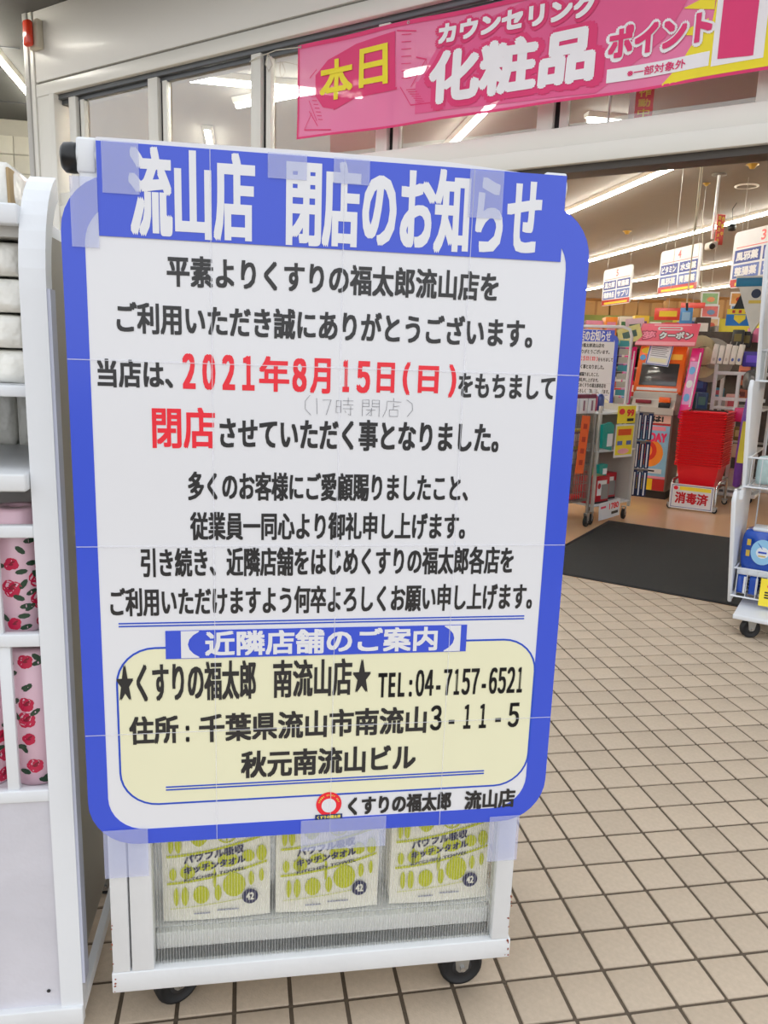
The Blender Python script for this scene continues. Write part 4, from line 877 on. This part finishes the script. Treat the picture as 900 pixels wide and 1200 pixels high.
tag(w_.build('wire_mesh', wm_, c1), kind='stuff')
for z in (.19, .45): B().box(0, .5, 0, .4, z, z+.01).build('shelf', wm_, c1)
for x, y in ((.0, .0), (.5, .0), (.0, .4), (.5, .4)): caster(c1, x, y, r=.04, zt=.10, w=.02, ang=.2)
tin_w = M('tin_white', (214, 208, 200), .4); lime = M('lime_lid', (190, 186, 60), .5)
pos = ['nearest the orange tag', 'second from the cart corner', 'third from the cart corner', 'beside the corner post', 'deep in the cart']
for r_ in range(2):
    for k in range(4):
        t = thing('food_tin', 'white tin with lime lid in the %s layer of the wire cart, %s' % (('lower', 'upper')[r_], ('at the post', 'second along', 'third along', 'fourth along')[k]), 'tin', C1+D2*(.445-.095*k)+N2*.07+Vector((0, 0, .461+.122*r_)), A2, 'tins in the wire cart')
        B().lathe([(0, 0), (.04, 0), (.04, .10), (0, .10)], n=16).build('can', tin_w, t); B().lathe([(0, .101), (.042, .101), (.042, .116), (0, .116)], n=16).build('lid', lime, t); B().lathe([(.0405, .085), (.0405, .1)], n=16).build('band', M('mauve', (120, 80, 110), .5), t)
for k in range(5):
    t = thing('box_packet', 'white packet with maroon top in the row on the wire cart, %s' % ('leftmost', 'second from left', 'middle', 'fourth from left', 'rightmost')[k], 'packet', C1+D2*(.105+.09*k)+N2*.04+Vector((0, 0, .81)), A2, 'maroon topped packets')
    B().box(-.04, .04, -.03, .03, 0, .125, .004).build('box', paper, t); B().box(-.041, .041, -.031, .031, .105, .13).build('maroon_top', M('maroon_top', (120, 50, 80), .5), t); B().box(-.010, .010, -.031, -.0305, .02, .09).build('print', M('mauve_print', (150, 110, 130), .5), t)
t = thing('orange_tag', 'long orange card hanging on the front of the wire cart', 'card', C1+D2*.34-N2*.02+Vector((0, 0, .40)), A2); t.rotation_euler = (0, .07, A2)
B().box(-.045, .045, -.004, 0, 0, .40).build('card', M('orange_card', (240, 104, 50), .5), t)
for z in (.06, .14, .22, .31): B().box(-.02, .02, -.005, -.004, z, z+.035).build('print', M('rust_print', (190, 60, 40), .5), t)
t = thing('red_tray', 'shallow red tray on the lower shelf of the wire cart', 'tray', C1+D2*.25+N2*.2+Vector((0, 0, .201)), A2); B().box(-.2, .2, -.17, .17, 0, .03, .01).build('tray', bred, t)
boxr = M('box_red', (190, 24, 44), .4); boxk = M('box_grey', (140, 140, 140), .4)
for k, lb in enumerate(('red and grey appliance box on the lowest cart shelf, left one', 'red and grey appliance box on the lowest cart shelf, right one')):
    t = thing('appliance_box', lb, 'box', C2+D2*(.115+.20*k)+N2*(.11+.08*k)+Vector((0, 0, .151)), A2)
    B().box(-.095, .095, -.09, .09, 0, .20, .002).build('carton', boxr, t); B().box(-.05, .06, -.0915, -.09, .06, .17).build('white_print', paper, t); B().box(.0, .085, -.093, -.0915, .03, .14).build('grey_print', boxk, t); B().flat(ell(-.03, .13, .018, .022), -.0935).build('red_print', boxr, t); B().box(-.095, .095, -.0915, -.09, 0, .015).build('dark_base_print', ink, t)
pc = thing('price_tag', 'white price tag reading 1780 on the bottom edge of the shelf cart', 'price card', C2+D2*.07-N2*.012+Vector((0, 0, .03)), A2); pc.rotation_euler = (0, -.08, A2)
B().box(0, .25, -.003, 0, 0, .13).build('card', paper, pc); text('1780', .12, .235, .065, .11, -.004, red, pc, .002); B().box(.02, .08, -.004, -.003, .085, .10).build('print', MATS['rose_ink'], pc); B().box(.15, .23, -.004, -.003, .025, .045).build('print', ink, pc)
pc = thing('price_tag', 'yellow price card with red 99 on the top shelf of the cart', 'price card', C2+D2*.17-N2*.02+Vector((0, 0, .735)), A2)
B().box(0, .22, -.003, 0, 0, .125).build('card', yel, pc); text('99', .11, .20, .05, .10, -.004, red, pc, .003); B().flat(ell(.05, .085, .035, .022), -.0035).build('red_oval', red, pc); B().box(.12, .20, -.004, -.003, .015, .035).build('print', ink, pc)
pc = thing('price_poster', 'yellow leaflet in a white frame hanging below the 99 card', 'poster', C2+D2*.15-N2*.03+Vector((0, 0, .49)), A2)
B().box(0, .23, -.003, 0, 0, .24).build('sheet', paper, pc); B().box(.012, .218, -.004, -.003, .018, .228).build('yellow_print', yel, pc); B().box(.03, .19, -.005, -.004, .16, .205).build('orange_print', M('orange_print', (232, 90, 40), .4), pc); B().box(.03, .09, -.005, -.004, .09, .12).build('blue_print', sign_b2, pc); B().box(.14, .20, -.005, -.004, .09, .12).build('blue_print', sign_b2, pc); B().flat(ell(.11, .045, .07, .02), -.005).build('pink_print', MATS['pale_pink'], pc)
teal = M('teal_bag', (20, 150, 140), .4, var=.1, bump=.3, bscale=20)
for x, z, lb, w, h in ((.06, .55, 'large teal packet hanging on the left of the shelf cart', .12, .20), (.04, .37, 'small teal packet lower on the left of the shelf cart', .09, .09)):
    t = thing('teal_packet', lb, 'packet', C2+D2*(x-.02)-N2*.04+Vector((0, 0, z)), A2)
    B().prism([(-w/2, .02), (w/2-.01, 0), (w/2, h*.9), (w/2-.04, h), (-w/2-.01, h*.92)], -.012, .012).build('bag', teal, t); B().box(-w*.1, w*.42, -.0135, -.012, h*.15, h*.6).build('white_print', paper, t)
t = soft_pack('green_packet', 'green topped packet standing on the red appliance boxes', 'packet', C2+D2*.11+N2*.06+Vector((0, 0, .352)), .07, .05, .06, M('pale_green_pack', (170, 205, 150), .4), A2, None, .004, 7)
for k, (x, col) in enumerate(((.36, (232, 120, 160)), (.42, (240, 170, 195)))):
    t = thing('shampoo_bottle', 'pink bottle on the middle shelf of the cart, %s' % ('left one', 'right one by the end panel')[k], 'bottle', C2+D2*x+N2*.08+Vector((0, 0, .546)), A2)
    B().lathe([(0, 0), (.028, 0), (.028, .12), (.012, .14), (.012, .15), (0, .15)], n=14).build('bottle', M('pink_bottle%d' % k, col, .3, coat=.4), t); B().cyl((0, 0, .15), (0, 0, .185), .010).build('cap', paper, t)
for k, (x, col, lb) in enumerate(((.05, (40, 90, 60), 'dark green bottle on top of the shelf cart'), (.12, (190, 50, 100), 'magenta bottle on top of the shelf cart'), (.20, (60, 80, 150), 'blue bottle on top of the shelf cart'))):
    t = thing('shampoo_bottle', lb, 'bottle', C2+D2*x+N2*.16+Vector((0, 0, .816)), A2)
    B().lathe([(0, 0), (.032, 0), (.032, .10), (.014, .12), (0, .12)], n=14).build('bottle', M('top_bottle%d' % k, col, .3, coat=.4), t); B().cyl((0, 0, .12), (0, 0, .15), .012).build('cap', paper, t)
navy = M('navy_sock', (26, 40, 84), .7)
for r_, z in enumerate((.60, .385, .17)):
    t = thing('striped_sock_pack', 'navy and white striped pack on the side of the shelf cart, %s of three' % ('top', 'middle', 'lowest')[r_], 'socks', C2+D2*(.54)+N2*(.05)+Vector((0, 0, z)), math.radians(-20))
    for k in range(3):
        B().box(.0+.037*k, .034+.037*k, -.018, .018, 0, .20-.012*(k % 2), .006).build('pack', navy, t); B().box(.012+.037*k, .022+.037*k, -.0195, -.018, .01, .185).build('white_stripe', paper, t)
    B().box(0, .11, -.003, .003, .19, .21).build('hanger_strip', kgrey2, t)

# second notice on its wire stand
P2 = poster('closing_notice', 'smaller copy of the closing notice on a stand inside the shop', False)
c_ = spot(722, 430, 6.75); SC = .80
P2.scale = (SC, SC, SC); P2.rotation_euler = (0, 0, math.radians(-18)); D3 = Vector((math.cos(math.radians(-18)), math.sin(math.radians(-18)), 0)); N3 = Vector((-D3.y, D3.x, 0))
P2.location = Vector((c_.x, c_.y, 0))-D3*(.4935*SC)+Vector((0, 0, spot(720, 387, 6.75).z-1.4195*SC))
st_o = Vector((c_.x, c_.y, 0))
ws = thing('poster_stand', 'white tube stand with rounded top and small card pockets behind the second notice', 'stand', st_o+N3*.05, math.radians(-18))
zt = spot(735, 383, 6.75).z
B().tube([(-.75, 0, .03), (-.75, 0, zt-.08), (-.72, 0, zt-.02), (-.66, 0, zt), (.03, 0, zt), (.085, 0, zt-.02), (.105, 0, zt-.08), (.10, 0, .03)], .014).build('frame', white_paint, ws)
for z in (.05, .5): B().tube([(-.75, 0, z), (.10, 0, z)], .01).build('cross_tube', white_paint, ws)
for x in (-.75, .10): B().box(x-.02, x+.02, -.2, .2, 0, .035, .008).build('foot', white_paint, ws)
sw_ = B()
for k in range(12): sw_.tube([(.0, -.01, zt-.1-.07*k), (.10, -.01, zt-.1-.07*k)], .003, 4)
tag(sw_.build('shelf_wires', white_paint, ws), kind='stuff')
for k in range(10):
    B().box(.01, .088, -.012, -.004, zt-.165-.07*k, zt-.115-.07*k).build('card_pocket', M('pocket_grey', (176, 176, 168), .5) if k % 3 else M('pocket_teal', (60, 150, 160), .5), ws)
for k, (px_, py_, w, h, col, lb) in enumerate(((738, 392, .20, .14, (232, 226, 150), 'pale yellow leaflet above the second notice'), (744, 384, .16, .16, (226, 196, 214), 'pink leaflet leaning above the stand'), (733, 399, .12, .09, (80, 176, 196), 'turquoise leaflet at the rounded stand top'))):
    p_ = spot(px_, py_, 6.95+.05*k); t = thing('leaflet', lb, 'leaflet', p_, -.3); t.rotation_euler = (0, -.3+.2*k, -.3)
    B().box(-w/2, w/2, -.003, .003, -h/2, h/2).build('sheet', M('leaflet%d' % k, col, .5, var=.12, scale=20), t); B().box(-w*.3, w*.3, -.005, -.003, -h*.2, h*.2).build('print', M('leaflet_print%d' % k, (90, 120, 110), .5), t)

# ------------------------------------------------------------------ inside: right hand goods
def post_at(px, py, Y): p = spot(px, py, Y); return p
def hat(px, py, Y, col, lb, r, rot):
    t = thing('sun_hat', lb, 'hat', spot(px, py, Y), -.4); t.rotation_euler = (PI/2-.15, .1, -.5+rot)
    B().lathe([(0, .10), (.05, .098), (.075, .07), (.085, .0), (r*.75, -.012), (r, .0), (r, .006), (.09, .004)], n=26).build('brim_and_crown', M('hat'+lb[:5], col, .8, var=.1, scale=60), t)
    B().lathe([(.087, .01), (.0875, .035)], n=26).build('ribbon', M('hat_ribbon', (120, 110, 96), .8), t); return t
hat(822, 418, 7.0, (214, 200, 162), 'beige straw sun hat hanging beside the kiosk', .19, .8); hat(832, 422, 7.05, (176, 172, 164), 'grey sun hat hanging behind the beige one', .20, .25)
# white ladder rack with folded goods
LO = spot(829, 500, 6.75); LO.z = 0
lr = thing('ladder_rack', 'white slatted rack with folded goods behind the red baskets', 'rack', LO, RZF)
ztl = spot(836, 402, 6.75).z
for x in (0, .19): B().box(x, x+.03, 0, .03, .05, (ztl-.02 if x == 0 else spot(851, 437, 6.75).z), .004).build('post', white_paint, lr)
for x in (0, .42): B().box(x, x+.03, .4, .43, .05, ztl-.05, .004).build('post', white_paint, lr)
for py_ in (437, 467, 530): z = spot(845, py_, 6.75).z; B().box(0, .43, 0, .02, z-.015, z+.015, .003).build('cross_bar', white_paint, lr)
for z in (.10, .45, .80): B().box(0, .43, .02, .41, z, z+.015, .003).build('shelf', white_paint, lr)
B().box(0, .45, .0, .43, .05, .08, .004).build('base', white_paint, lr)
for x, y in ((.03, .03), (.4, .03), (.03, .4), (.4, .4)): caster(lr, x, y, r=.028, zt=.06, w=.018)
zb_ = spot(850, 427, 6.7).z
for k in range(5):
    t = thing('folded_mask_pack', 'white folded pack hanging on the ladder rack, %s of five' % ('leftmost', 'second from left', 'middle', 'fourth from left', 'rightmost')[k], 'packet', LO+DF*(-.01+.050*k)-NF*.03+Vector((0, 0, zb_)), RZF, 'white packs on the ladder rack')
    t.rotation_euler = (0, .1, RZF); B().box(-.023, .023, -.02, .02, 0, .17-.01*(k % 2), .008).build('pack', wrapm, t); B().flat(ell(.0, .04, .010, .014), -.0212).build('blue_mark', sign_b2 if k in (1, 3, 4) else kgrey, t); B().cyl((0, 0, .16), (0, .02, .19), .003, n=5).build('hook', steel, t)
t = soft_pack('grey_plastic_bag', 'dark grey plastic bag on the ladder rack, behind the baskets', 'bag', LO+DF*.33+NF*.0+Vector((0, 0, spot(862, 456, 6.7).z)), .14, .09, .15, M('dark_grey_film', (96, 98, 98), .25, var=.25, scale=15, bump=.8, bscale=20, coat=.8), RZF, None, .02, 5)
def goods(px, py, Y, w, h, d, col, lb, nm='goods_packet', cat='packet', var=.12, prt=None, rz=RZF, coat=.4):
    t = thing(nm, lb, cat, spot(px, py, Y), rz)
    B().box(-w/2, w/2, -d/2, d/2, -h/2, h/2, min(w, h, d)*.15).build('pack', M('g_%d_%d_%d' % col, col, .4, var=var, scale=18, coat=coat), t)
    if prt: B().box(-w*.32, w*.32, -d/2-.003, -d/2, -h*.22, h*.25).build('print', M('p_%d_%d_%d' % prt, prt, .45), t)
    return t
def px(w, Y): return w*Y/FPX
import itertools
G = [(817, 451, 7.3, 22, 16, (30, 44, 110), 'dark navy goods hanging under the sun hats', (60, 90, 160)), (812, 471, 7.3, 18, 20, (20, 66, 84), 'dark teal goods left of the ladder rack', None), (823, 470, 7.2, 12, 20, (40, 70, 120), 'blue goods between the hats and the baskets', (90, 130, 130)),
 (842, 450, 7.25, 14, 16, (70, 58, 50), 'brown pack inside the ladder rack', None), (842, 460, 7.2, 12, 11, (90, 160, 190), 'light blue pack on the ladder rack shelf', (200, 90, 110)), (845, 474, 7.2, 14, 11, (196, 190, 186), 'pale bag on the ladder rack shelf', None),
 (858, 472, 7.0, 14, 20, (226, 170, 165), 'rosy pack right of the ladder rack', (190, 70, 80)), (870, 462, 7.2, 10, 12, (196, 110, 80), 'terracotta pack above the umbrella', (120, 60, 50)), (872, 440, 7.4, 12, 22, (220, 130, 100), 'salmon pack at the right behind the rack panel', (150, 60, 50)),
 (865, 396, 7.42, 12, 18, (46, 52, 54), 'black blister pack hanging above the folded packs', (120, 110, 60)), (875, 398, 7.42, 11, 18, (40, 44, 46), 'black blister pack hanging right of its twin', (120, 110, 60)), (886, 393, 7.45, 18, 16, (236, 132, 180), 'bright pink pack under the yellow and blue card', None),
 (884, 405, 7.6, 12, 14, (228, 184, 196), 'pale pink pack under the bright pink one', (110, 70, 70)), (882, 421, 6.6, 20, 17, (62, 48, 170), 'violet blue pack beside the right rack', (110, 80, 220)), (874, 410, 7.6, 8, 14, (30, 90, 150), 'narrow blue pack beside the pale pink one', (210, 190, 60)),
 (866, 486, 6.5, 10, 16, (226, 40, 120), 'hot pink pack hanging right of the baskets', None), (865, 508, 6.5, 9, 16, (130, 120, 60), 'olive pack hanging right of the baskets', (200, 190, 130)), (863, 528, 6.5, 9, 16, (236, 226, 190), 'cream pack hanging right of the baskets', None),
 (868, 541, 6.4, 8, 20, (240, 80, 170), 'slanted pink pack low beside the baskets', (250, 220, 90)), (860, 560, 6.6, 12, 22, (200, 190, 180), 'pale pack low behind the basket trolley', None), (874, 556, 6.5, 8, 26, (120, 70, 130), 'mauve pack low beside the umbrella', None)]
for px_, py_, Y, w, h, col, lb, pr in G: goods(px_, py_, Y, px(w, Y), px(h, Y), .05, col, lb, prt=pr)
# rack that carries them
HB = spot(872, 500, 7.45); HB.z = 0
hb = thing('peg_rack', 'dark pegboard rack of small goods behind the ladder rack', 'rack', HB-DF*.55, RZF)
B().box(0, 1.1, .02, .05, .1, 1.50).build('pegboard', M('dark_pegboard', (82, 76, 72), .7, var=.3, scale=30), hb); B().box(0, 1.1, -.16, .3, 0, .1, .004).build('base', white_paint, hb)
for z in (.45, .8, 1.1): B().box(0, 1.1, -.10, .02, z, z+.012).build('shelf', grey_lt, hb)
um = thing('folded_umbrella', 'purple folded umbrella with yellow label standing by the right rack', 'umbrella', spot(862, 572, 6.0), 0); um.rotation_euler = (0, .035, RZF)
hh = spot(877, 462, 6.0).z-spot(862, 572, 6.0).z
B().lathe([(0, 0), (.028, .02), (.040, .3), (.042, hh*.7), (.030, hh*.95), (0, hh)], n=16).build('fabric', M('purple_fabric', (104, 56, 160), .35, var=.2, scale=14, bump=.5, bscale=15, coat=.3), um)
B().box(-.020, .028, -.046, -.040, hh*.28, hh*.72).build('yellow_label', M('olive_yellow', (214, 200, 60), .5), um); B().tube([(0, 0, hh), (0, 0, hh+.05), (.02, 0, hh+.07), (.04, 0, hh+.05)], .008).build('handle', M('gold_handle', (226, 190, 50), .4), um)
B().cyl((0, 0, -.03-.0), (0, 0, .02), .008).build('tip', steel, um)

# hanging goods and show cards high on the right
t = thing('hanging_cone_bag', 'white and teal cone shaped bag hanging below the aisle 3 sign', 'bag', spot(885, 358, 4.6), RZF)
b = B().prism([(0, -.16), (.03, -.10), (.13, .13), (.14, .165), (-.12, .165), (-.10, .11)], -.02, .02).build('bag', M('cone_white', (206, 200, 188), .35, var=.15, scale=14, coat=.4), t)
B().box(-.115, .135, -.024, .024, .105, .155, .006).build('teal_band', M('teal_band', (22, 112, 150), .4, var=.2, scale=30), t); B().flat(ell(.0, .065, .026, .026), -.0215).build('dark_disc', M('ink_navy', (20, 30, 60), .4), t); B().box(-.035, .05, -.022, -.020, .01, .028).build('gold_band', gold, t)
t = thing('hanging_black_pouch', 'black triangular pouch hanging above the yellow and blue card', 'bag', spot(869, 358, 5.4), RZF)
B().prism([(-.06, -.055), (.07, -.055), (.012, .09), (-.004, .09)], -.015, .015).build('pouch', black_pl, t); B().tube([(0, 0, .09), (0, 0, .16)], .003, 5).build('loop', steel, t)
t = thing('show_card', 'yellow and blue show card below the black pouch', 'card', spot(867, 372, 5.3), RZF); 
B().box(-.085, .085, -.004, 0, -.055, .055).build('card', M('cyan_card', (20, 120, 210), .4), t); B().box(-.083, .083, -.006, -.004, .02, .055).build('yellow_strip', yel, t); B().prism([(-.035, .015), (.035, .015), (.035, -.012), (.0, -.042), (-.035, -.012)], -.007, -.004).build('yellow_arrow', yel, t)
for dx in (-.05, -.01, .03): B().box(dx, dx+.018, -.0068, -.006, .028, .048).build('red_print', sign_r, t)
for i, (x, lb) in enumerate(((832, 'left'), (866, 'right'))):
    for k in range(3):
        cols = [((150, 190, 140), (226, 150, 110)), ((226, 120, 120), (120, 150, 190)), ((230, 190, 150), (190, 90, 70))] if i == 0 else [((226, 160, 90), (190, 60, 40)), ((90, 140, 200), (226, 180, 70)), ((226, 160, 150), (170, 90, 60))]
        t = thing('picture_card', 'framed food picture card, %s of the %s hanging column' % (('top', 'middle', 'lowest')[k], lb), 'card', spot(x, 350+15*k, 9.5), -.25, 'hanging picture cards')
        B().box(-.10, .10, -.004, 0, -.078, .078).build('card', paper, t); B().box(-.085, .085, -.006, -.004, -.06, .06).build('picture', M('pic%d%d' % (i, k), cols[k][0], .4, var=.5, scale=14), t); B().flat(ell(.01, -.01, .045, .03), -.0075).build('dish_print', M('dish%d%d' % (i, k), cols[k][1], .4, var=.3, scale=30), t)
        if k == 0: B().cyl((0, 0, .078), (0, 0, 3.058-t.location.z), .002, n=5).build('wire', steel, t)
t = goods(783, 368, 8.0, .27, .12, .01, (226, 60, 40), 'red and yellow show card behind the kiosk header', 'show_card', 'card', .3, (240, 210, 40)); B().cyl((0, 0, .06), (0, 0, 3.058-t.location.z), .002, n=5).build('wire', steel, t)
t = goods(804, 371, 7.6, .115, .165, .01, (60, 140, 210), 'blue show card on a thin pole right of the kiosk header', 'show_card', 'card', .1, (150, 195, 230)); B().cyl((0, .01, -.08), (0, .01, -t.location.z), .008).build('pole', grey_lt, t); B().lathe([(0, -t.location.z), (.12, -t.location.z), (.12, -t.location.z+.015), (0, -t.location.z+.02)], n=16).build('foot', grey_lt, t)
t = goods(812, 358, 8.6, .25, .06, .01, (232, 90, 80), 'red strip card beside the picture cards', 'show_card', 'card', .2); B().cyl((0, 0, .03), (0, 0, 3.058-t.location.z), .002, n=5).build('wire', steel, t)

# shelving farther back
def gondola(loc, L_, H, lb, seed, fill, header=None, shelves=4, rz=RZF, head_lb=None):
    g = thing('shelf_unit', lb, 'shelf', loc, rz); q = random.Random(seed)
    B().box(0, L_, .35, .38, 0, H).build('back_panel', M('gondola_back', (170, 160, 146), .7), g); B().box(0, L_, 0, .38, 0, .12).build('base', grey_lt, g)
    for x in (0, L_-.02): B().box(x, x+.02, .0, .38, .12, H).build('end_panel', grey_lt, g)
    hs = [.12+(H-.3)*k/shelves for k in range(shelves+1)]
    for k in range(1, shelves+1): B().box(.02, L_-.02, .0, .35, hs[k], hs[k]+.02).build('shelf', grey_lt, g)
    if header: B().box(0, L_, -.03, -.01, H-.02, H+.22).build('header_strip', header, g)
    return g, hs
palette = [((198, 60, 54), 'red'), ((236, 226, 210), 'cream'), ((60, 110, 70), 'green'), ((52, 92, 160), 'blue'), ((238, 200, 70), 'yellow'), ((226, 140, 170), 'pink'), ((70, 60, 56), 'dark brown'), ((240, 240, 238), 'white'), ((236, 140, 50), 'orange'), ((120, 80, 140), 'violet')]
def stock(g, hs, L_, seed, where, rows_, step=.2):
    q = random.Random(seed); used = set(); f = Vector((math.cos(g.rotation_euler[2]), math.sin(g.rotation_euler[2]), 0)); nn = Vector((-f.y, f.x, 0))
    for r_ in rows_:
        x = .06; i = 0
        while x < L_-.15:
            w = q.uniform(.12, .19); h = q.uniform(.16, min(.26, (hs[1]-hs[0])*.85)); col, cn = palette[(i*3+r_*2+seed) % 10]; i += 1
            p = g.location+f*(x+w/2)+nn*.16; z = hs[r_]+(.02 if r_ else 0)
            t = thing('product_carton', '%s carton %s on %s, %s' % (cn, ('at the left end', 'second from left', 'third from left', 'fourth from left', 'fifth from left', 'sixth from left', 'seventh from left', 'eighth from left', 'ninth from left', 'tenth from left', 'eleventh from left', 'twelfth from left', '13th from left', '14th from left', '15th from left', '16th from left', '17th from left', '18th from left', '19th from left', '20th from left', '21st from left', '22nd from left', '23rd from left', '24th from left')[min(i-1, 23)], where, ('bottom row', 'second row', 'third row', 'fourth row', 'top row')[r_]), 'carton', (p.x, p.y, z), g.rotation_euler[2], 'cartons on '+where)
            B().box(-w/2, w/2, -.12, .12, 0, h, .004).build('carton', M('g_%d_%d_%d' % col, col, .4, var=.12, scale=18, coat=.4), t)
            c_2 = palette[(i*7+r_) % 10][0]; B().box(-w*.35, w*.35, -.123, -.12, h*.3, h*.75).build('print', M('p_%d_%d_%d' % c_2, c_2, .45), t)
            x += w+q.uniform(.01, .05)
g1p = spot(798, 470, 9.6); g1p.z = 0
g1, h1 = gondola(g1p-DF*.2, 2.0, 1.52, 'shelf unit under the long yellow header strip', 3, None, M('olive_yellow_header', (220, 208, 70), .5), rz=RZF+.25)
stock(g1, h1, 2.0, 3, 'the yellow-headed shelves', (2, 3, 4))
g2p = spot(655, 470, 9.0); g2p.z = 0
g2, h2 = gondola(g2p, 1.7, 1.62, 'tall shelf unit behind the kiosk and second notice', 4, None, None, rz=-.10); stock(g2, h2, 1.7, 4, 'the shelves behind the kiosk', (2, 3, 4))
g3p = spot(640, 420, 13.0); g3p.z = 0
g3, h3 = gondola(g3p, 3.4, 1.72, 'far long shelf unit carrying brown cartons', 5, None, M('green_header', (120, 130, 60), .5), rz=-.1); stock(g3, h3, 3.4, 5, 'the far long shelves', (3, 4), )
kraft = M('kraft_carton', (176, 138, 88), .7, var=.12, scale=5)
f = Vector((math.cos(-.1), math.sin(-.1), 0)); nn_ = Vector((-f.y, f.x, 0)); x = .15; q = random.Random(9)
for k in range(8):
    w = q.uniform(.30, .44); h = q.uniform(.22, .30); p = g3.location+f*(x+w/2)+nn_*.17
    t = thing('brown_carton', 'brown cardboard carton on the far shelf top, %s' % ('at the left end', 'second from left', 'third from left', 'fourth from left', 'fifth from left', 'sixth from left', 'seventh from left', 'at the right end')[k], 'carton', (p.x, p.y, 1.94), -.1+q.uniform(-.08, .08), 'brown cartons on the far shelves')
    B().box(-w/2, w/2, -.15, .15, 0, h, .006).build('carton', kraft, t); B().box(-.02, .02, -.152, -.15, 0, h).build('tape_strip', M('brown_tape', (150, 110, 66), .4), t)
    B().add([(-w/2, -.15, h), (w/2, -.15, h), (w/2, -.24, h+.04), (-w/2, -.24, h+.04)], [(0, 1, 2, 3)]).build('open_flap', kraft, t); x += w+.02
g3t = B().box(0, 3.4, 0, .38, 1.72, 1.939).build('top_board', grey_lt, g3)
for k, (c, r, lb) in enumerate(((6.3, 13.5, 'shelf unit in the middle distance under the aisle 4 sign'), (8.8, 12.5, 'shelf unit in the distance under the aisle 3 sign'), (7.6, 19, 'shelf unit far back near the end wall'))):
    g, h = gondola(tl(c, r), 1.2*3, 1.6, lb, 6+k, None, None, rz=TY-.1); stock(g, h, 3.6, 6+k, ('the aisle 4 shelves', 'the aisle 3 shelves', 'the far back shelves')[k], (4,))
